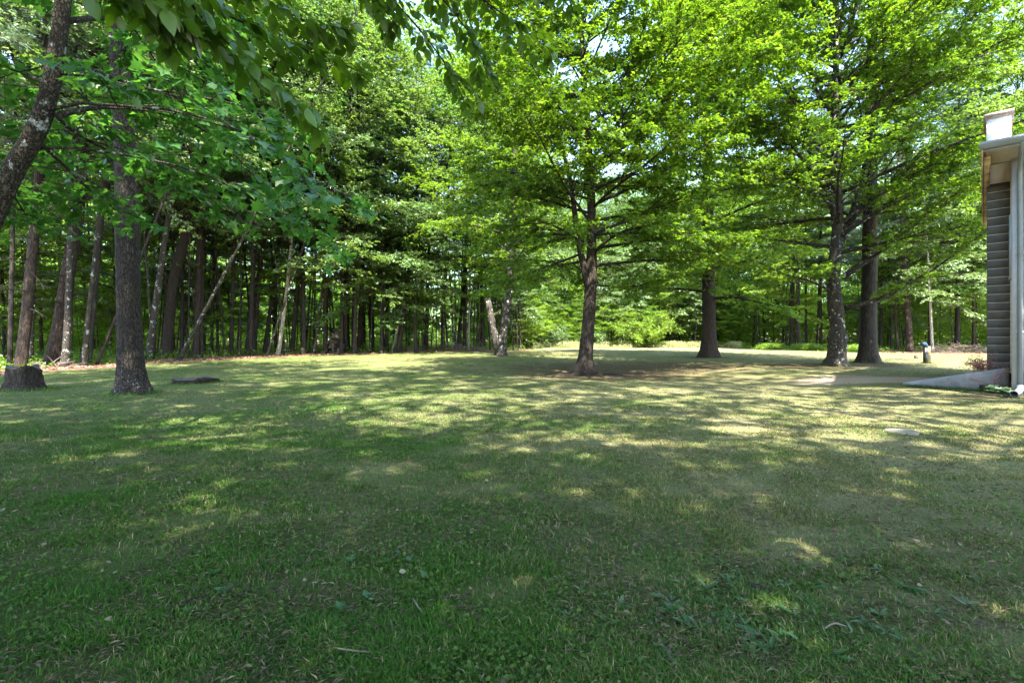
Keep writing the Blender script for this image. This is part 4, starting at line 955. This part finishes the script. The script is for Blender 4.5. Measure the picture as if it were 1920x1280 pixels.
mb = MB(); mb.box((.07, .0, zs / 2 - .05), (.16, .03, zs + .06)); mb.box((-.0, .09, zs / 2 - .05), (.03, .16, zs + .06)); mb.build('corner_board', M['trim'], house)
mb = MB(); mb.box((WA / 2, .1, -.2), (WA, .3, .38)); mb.box((.12, DB / 2, -.2), (.26, DB, .38)); mb.build('foundation', M['concrete'], house)
# narrow window on the side wall
w = MB(); w.box((.0, 1.3, 3.2), (.04, .62, 1.4)); wo = w.build('window', M['trim'], house); w = MB(); w.box((-.024, 1.3, 3.2), (.012, .5, 1.26)); w.build('pane', M['glass'], wo)
# roof prism
x0, y0 = c0[0], c0[1]; x1 = WA + .5; y1 = DB + 1.0; ym = (y0 + y1) / 2; pit = .29
th = .14; zr = zs + .012
V = []
for x in (x0, x1):
    V += [[x, y0, zr + th], [x, ym, zr + th + pit * (ym - y0)], [x, y1, zr + th], [x, y1, zr + .02], [x, y0, zr + .02]]
V = np.array(V)
rf = mk('roof', V, [np.array([[0, 1, 6, 5], [1, 2, 7, 6], [2, 3, 8, 7], [3, 4, 9, 8], [4, 0, 5, 9]]), np.array([[4, 3, 2, 1, 0]])[:, :], np.array([[5, 6, 7, 8, 9]])], M['shingle'], house)
mb = MB()
nb = 14
for k in range(nb):                           # soffit boards across the overhang
    mb.box(((x0 + x1) / 2, y0 + .06 + (k + .5) * (-y0 + .1) / nb, zs + .0), (x1 - x0 - .14, (-y0 + .1) / nb - .004, .018))
mb.box((x0 / 2 + .05, (y1) / 2 + .1, zs + .0), (-x0 - .02 + .0, y1 - .3, .018)); mb.build('soffit', M['soffit'], house)
mb = MB(); mb.box((x0 + .012, (y0 + y1) / 2 - .3, zs + .045), (.03, y1 - y0 - .5, .21)); mb.box((x0 + .09, (y0 + y1) / 2, zs - .03), (.10, y1 - y0 - .7, .045)); mb.build('rake_board', M['fascia'], house)
mb = MB(); mb.box(((x0 + x1) / 2, y0 + .01, zs + .05), (x1 - x0, .03, .14)); mb.build('fascia_board', M['trim'], house)
# gutter: open K profile
prof = np.array([(0, .15), (0, 0.02), (-.07, .02), (-.085, .07), (-.115, .10), (-.12, .15), (-.105, .15), (-.10, .11), (-.07, .08), (-.06, .035), (-.01, .035), (-.01, .15)])
n = len(prof); V = []
for x in (x0 - .02, x1): V += [[x, y0 - .006 + a, zs + .0 + b_] for a, b_ in prof]
j = np.arange(n); k = (j + 1) % n
Fq = np.stack([j, j + n, k + n, k], -1)
gt = mk('gutter', np.array(V), [Fq], M['gutter'], house)
q = MB(); q.box((x0 - .024, y0 - .066, zs + .085), (.006, .122, .13)); q.build('end_cap', M['gutter'], gt)
# downspout on front wall near corner with outlet along the ground
ds = MB(); xd = .10
ds.tube([[xd, -.06, .12], [xd, -.06, zs - .4], [xd, -.12, zs - .25], [xd, y0 * .6, zs - .08], [xd, y0 - .05, zs + .02]], .04, 4)
dso = ds.build('downspout', M['downpipe'], house)
q = MB(); q.tube([[xd, -.06, .22], [xd, -.08, .13], [xd - .04, -.16, .085], [xd - .10, -.50, .07]], .06, 14, cap=False); q.tube([[xd - .10, -.50, .07], [xd - .04, -.16, .085], [xd, -.08, .13]], .054, 14, cap=False); q.build('outlet_elbow', M['downpipe'], dso, True)
q = MB()
for zz in (1.3, 2.9): q.box((xd, -.045, zz), (.14, .035, .03))
q.build('strap', M['trim'], dso)
# chimney: courses of single blocks with mortar joints
cpos = hl([11.42, 11.63, 0]); cx0, cy0 = cpos[0], cpos[1]; dep = .40; wid = 1.2
ctop = 6.62 - gh
mb = MB(); mo = MB(); zc = 0; rr = 0; rng = rs(5)
mo.box((cx0 + dep / 2 + .004, cy0 + wid / 2 + .004, ctop / 2 - .1), (dep - .005, wid - .005, ctop + .2 - .02))
while zc < ctop - .1:
    hb_ = min(.190, ctop - zc)
    off = 0 if rr % 2 else .2
    e = [0] + [v for v in np.arange(off if off else .4, wid, .4)] + [wid]
    for a, b_ in zip(e[:-1], e[1:]): mb.box((cx0 + dep / 2, cy0 + (a + b_) / 2, zc + hb_ / 2), (dep + rng.uniform(-.001, .001), b_ - a - (.01 if b_ - a > .02 else 0), hb_))
    zc += .203; rr += 1
ch = mb.build('chimney', M['block'], house); mo.build('mortar', M['mortar'], ch)
mb = MB(); mb.box((cx0 + dep / 2, cy0 + wid / 2, ctop + .035), (dep + .12, wid + .12, .07)); mb.box((cx0 + dep / 2, cy0 + wid / 2, ctop - .03), (dep + .06, wid + .06, .056)); mb.build('chimney_cap', M['capstone'], ch)
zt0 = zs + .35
mb = MB(); mb.box((cx0 + dep / 2, cy0 + wid / 2, (zt0 + ctop - .06) / 2), (dep + .012, wid + .012, ctop - .06 - zt0)); mb.build('upper_stack', M['stack_white'], ch)  # plain white shell covering the upper blocks and their joints

# sloping concrete wing wall
S_ = np.array([*at(1692, 722)]); E_ = np.array([10.62, 10.45]); d = E_ - S_; L = np.linalg.norm(d); d /= L; nrm = np.array([-d[1], d[0]])
if nrm[0] < 0: nrm = -nrm
gs, ge = gz(*S_), gz(*E_); prof = [(0, .03), (.15, .07), (L * .5, .27), (L, .50)]
V = []
for s, h in prof:
    zb = gs + (ge - gs) * s / L
    q = S_ + d * s
    V += [[*q, zb - .15], [*q, zb + h], [*(q + nrm * .03), zb + h + .035], [*(q + nrm * .22), zb + h + .035], [*(q + nrm * .22), zb - .15]]
n = 5; Fq = []
for k in range(len(prof) - 1):
    for j in range(n): Fq.append([k * n + j, k * n + (j + 1) % n, (k + 1) * n + (j + 1) % n, (k + 1) * n + j])
ww = mk('retaining_wall', np.array(V), [np.array(Fq), np.array([[4, 3, 2, 1, 0]]), np.array([[15, 16, 17, 18, 19]])], M['concrete'])
tag(ww, 'low sloping concrete wall tapering down to the lawn from the house corner', 'wall')
# raised soil behind the wall
V = []
for s, h in ((.6, .09), (L * .5, .24), (L, .44)):
    q = S_ + d * s; zb = gs + (ge - gs) * s / L
    V += [[*(q + nrm * .2), zb + h], [*(q + nrm * .75), zb + h * .7], [*(q + nrm * 1.1), zb - .05]]
tag(mk('planting_bed', np.array(V), [np.array([[0, 1, 4, 3], [1, 2, 5, 4], [3, 4, 7, 6], [4, 5, 8, 7]])], M['deadwood']), 'sloping soil bed behind the concrete wall beside the chimney', 'soil bed')
q = E_ - d * .55 + nrm * .42; shrub('pink_shrub', 'twiggy pink-leaved shrub in the bed against the chimney foot', (q[0], q[1], ge + .40), .38, .42, 260, M['pink'], .035, 111, stems=22)
q = E_ - d * .15 - nrm * .03; shrub('pink_shrub', 'sparse pinkish sprig in front of the concrete wall beside the corner board', (q[0] - .05, q[1] - .05, ge), .2, .62, 60, M['pink'], .035, 112, stems=6)
# hosta clump of broad leaves
def rosette(name, label, loc, n, L0, W0_, mat, seed, group=None, cat='plant', rise=.5, tpl=OV):
    rng = rs(seed); a = rng.uniform(0, 6.28, n); e = rng.uniform(.1, 1, n) * rise
    D = np.stack([np.cos(a) * np.cos(e), np.sin(a) * np.cos(e), np.sin(e)], -1); Nn = unit(np.array([0, 0, 1.]) + .2 * rng.randn(n, 3)); Nn = unit(Nn - D * np.sum(Nn * D, -1, keepdims=True))
    P = np.stack([np.cos(a), np.sin(a), 0 * a], -1) * L0 * .05 * rng.rand(n, 1)
    V, Fs = leaf_arrays(tpl, P, D, Nn, L0 * rng.uniform(.6, 1.15, n), np.full(n, W0_)); V[:, 2] = np.maximum(V[:, 2], .004) + .004
    o = mk(name, V, Fs, mat, None, True); o.location = loc; return tag(o, label, cat, group)
for i, (px, py, r_, lab) in enumerate([(1862, 738, .17, 'pale broad-leaved clump at the foot of the concrete wall, left plant'), (1880, 741, .16, 'pale broad-leaved clump nearest the corner board'), (1846, 734, .13, 'small pale broad-leaved clump at the left end of the plant group by the wall')]):
    p = at(px, py); o = rosette('hosta_plant', lab, (p[0], p[1], gz(*p) + .05), 60, r_, 1.5, M['hosta'], 120 + i, 'pale plants by the house', rise=1.1)
# black edging strip
pts = []
for px, py in ((1700, 724), (1750, 729), (1790, 733), (1830, 739), (1880, 744), (1925, 748)):
    p = at(px, py); pts.append([*p, gz(*p) + .012])
q = MB(); q.tube(lim(pts, .02, .02)[0], .018, 6); tag(q.build('garden_edging', M['edging'], None, True), 'thin black plastic edging strip curving along the grass in front of the concrete wall', 'edging')
# wooden post with pipe
p = at(1738, 681); t = thing('pipe_post', 'wooden post with a black pipe and blue elbow standing on the right lawn', 'post', (*p, gz(*p))); k = p[1] / F
q = MB(); q.box((2.0 * k, .02, 16 * k - .1), (7.5 * k, .12, 32 * k + .2)); q.build('post', M['post'], t)
q = MB(); q.tube([[-3.4 * k, -.0, -.1], [-3.4 * k, 0, 30 * k]], 3.2 * k, 12); pp = q.build('standpipe', M['pipe_black'], t, True)
q = MB(); q.tube([[-2.5 * k, 0, 30 * k], [-2.6 * k, 0, 34 * k], [-5 * k, -.02, 36.5 * k], [-9 * k, -.05, 36.5 * k], [-12 * k, -.06, 34.5 * k]], [3.6 * k] * 5, 12); q.build('elbow', M['pipe_blue'], t, True)
# small concrete marker left of the post
p = at(1718, 672); q = MB(); q.box((0, 0, .05), (.14, .12, .22)); q.box((0, 0, .17), (.10, .09, .02)); o = q.build('marker_stone', M['oldcut']); o.location = (*p, gz(*p)); tag(o, 'small grey marker stone in the grass left of the pipe post', 'stone')
# flat stepping stone
p = at(1690, 812); rng = rs(7); q = MB(); q.tube([[0, 0, -.03], [0, 0, .022], [0, 0, .028]], [.21, .20, .17], 16, .06, rng); o = q.build('stepping_stone', M['stone'], None, True); o.location = (*p, gz(*p) + .012); tag(o, 'flat pale stone sunk in the sunny grass on the right', 'stone')
# roots at the foot of the main maple
rng = rs(8)
rb = thing('surface_roots', 'gnarled brown roots and bark chips around the foot of the central maple', 'roots', (*MAPLE, gz(*MAPLE)))
for k in range(9):
    a = rng.uniform(PI * .85, PI * 2.15); c = curve(rng, [.3 * math.cos(a), .3 * math.sin(a), .02], a, 0, rng.uniform(.7, 2.0), 9, 0, .2); c[:, 2] = np.linspace(.03, -.03, 9)
    q = MB(); q.tube(c, np.linspace(.06, .02, 9), 7, .1, rng); q.build('root', M['bark_maple'], rb, True)

# ------------------------------------------------------------------ small things on the near lawn
rng = rs(130)
k = 0
while k < 110:                               # broad-leaved weeds bottom right
    px = rng.normal(1460, 190); py = rng.normal(1145, 65)
    if not (1040 < px < 1880 and 1050 < py < 1275): continue
    p = at(px, py); rosette('broadleaf_weed', 'low broad-leaved weed in the leafy patch at the lower right of the lawn', (p[0], p[1], gz(*p)), rng.randint(5, 12), rng.uniform(.045, .095), rng.uniform(.3, .55), M['weed'], 200 + k, 'broad-leaved weeds lower right', 'weed', rng.uniform(.4, .95)); k += 1
for k, (px, py) in enumerate([(745, 1040), (770, 1055), (720, 1060), (660, 1055), (800, 1085), (690, 1125), (360, 1150), (400, 1080), (960, 1045), (640, 1150), (500, 1060), (420, 1110), (880, 1000), (1040, 960), (1310, 945), (560, 1165)]):
    p = at(px, py); rosette('clover_weed', 'small leafy weed in the shaded lower left of the lawn', (p[0], p[1], gz(*p)), 16, rng.uniform(.035, .06), 1.1, M['weed'], 300 + k, 'small weeds lower left', 'weed', .9)
def stick(label, pts, r, mat='deadwood', name='twig'):
    P = []
    for px, py, h in pts: p = at(px, py); P.append([*p, gz(*p) + h])
    q = MB(); q.tube(lim(P, r, r * .4)[0], np.linspace(r, r * .5, 12), 6, .12, rng); tag(q.build(name, M[mat], None, True), label, 'twig')
stick('thick piece of dark bark lying among the broad-leaved weeds', [(1408, 1108, .03), (1425, 1112, .035), (1445, 1117, .03)], .016, 'bark_dark', 'bark_piece')
stick('long curved thin twig at the bottom centre of the lawn', [(618 + 0, 1222, .02), (660, 1232, .03), (700, 1232, .02), (738, 1220, .03)], .004)
stick('short twig pointing down right of the long curved twig', [(733, 1175, .03), (738, 1195, .02)], .004)
stick('forked dark twig lying left of the bare soil patch', [(775, 1130, .02), (785, 1150, .03), (795, 1160, .02)], .005)
stick('reddish twig in the grass lower left', [(330, 1146, .02), (360, 1133, .03), (392, 1122, .02)], .005, 'bark_red')
stick('pale stick lying in the grass left of the centre', [(306, 808, .02), (322, 804, .02), (338, 800, .03)], .012)
stick('thin twig at the right edge of the bare soil patch', [(935, 1172, .02), (960, 1155, .02)], .004)
stick('grey twigs tangled among the weeds at the lower right', [(1540, 1190, .02), (1565, 1182, .04), (1600, 1187, .02)], .005)
def scat_dead(n, seed):
    r = rs(seed); rr = np.exp(r.uniform(np.log(1.8), np.log(22), n)); a = np.radians(r.uniform(-50, 50, n)); x = rr * np.sin(a); y = rr * np.cos(a)
    Nn = unit(np.array([0, 0, 1.]) + .9 * r.randn(n, 3)); b_ = r.uniform(0, 6.28, n); D = np.stack([np.cos(b_), np.sin(b_), .2 * r.randn(n)], -1); D = unit(D); Nn = unit(Nn - D * np.sum(Nn * D, -1, keepdims=True))
    V, Fs = leaf_arrays(OV, np.stack([x, y, g(x, y) + .022], -1), D, Nn, r.uniform(.012, .045, n), r.uniform(.5, 1.2, n))
    tag(mk('fallen_leaves', V, Fs, M['tanleaf'], None, True), 'small dead leaves scattered over the lawn', 'fallen leaves', kind='stuff')
scat_dead(900, 140)

def lawn_bits(n, seed, r0, r1, size, mat, label, name, cat_patch, wid, tilt, thr):
    r = rs(seed); rr = np.exp(r.uniform(np.log(r0), np.log(r1), n)); a = np.radians(r.uniform(-54, 54, n)); x = rr * np.sin(a); y = rr * np.cos(a)
    k = fbm(x, y, cat_patch, .45, 3) > thr - .08 * (r.rand(n) - .5); x, y, rr = x[k], y[k], rr[k]; n = len(x)
    Nn = unit(np.array([0, 0, 1.]) + tilt * r.randn(n, 3)); b_ = r.uniform(0, 6.28, n); D = unit(np.stack([np.cos(b_), np.sin(b_), .25 * r.randn(n)], -1)); Nn = unit(Nn - D * np.sum(Nn * D, -1, keepdims=True))
    V, Fs = leaf_arrays(RH, np.stack([x, y, g(x, y) + r.uniform(.006, .034, n)], -1), D, Nn, size * r.uniform(.5, 1.3, n) * (1 + .06 * rr), np.full(n, wid))
    tag(mk(name, V, Fs, mat), label, kind='stuff')
lawn_bits(60000, 150, 1.3, 14, .019, M['clover'], 'small round clover and moss leaves growing through the lawn in patches', 'clover', 91, .9, .45, .54)
lawn_bits(60000, 151, 1.3, 14, .035, M['tanleaf'], 'brown thatch and clipped dry stalks lying in the lawn', 'thatch', 95, .07, .5, .47)
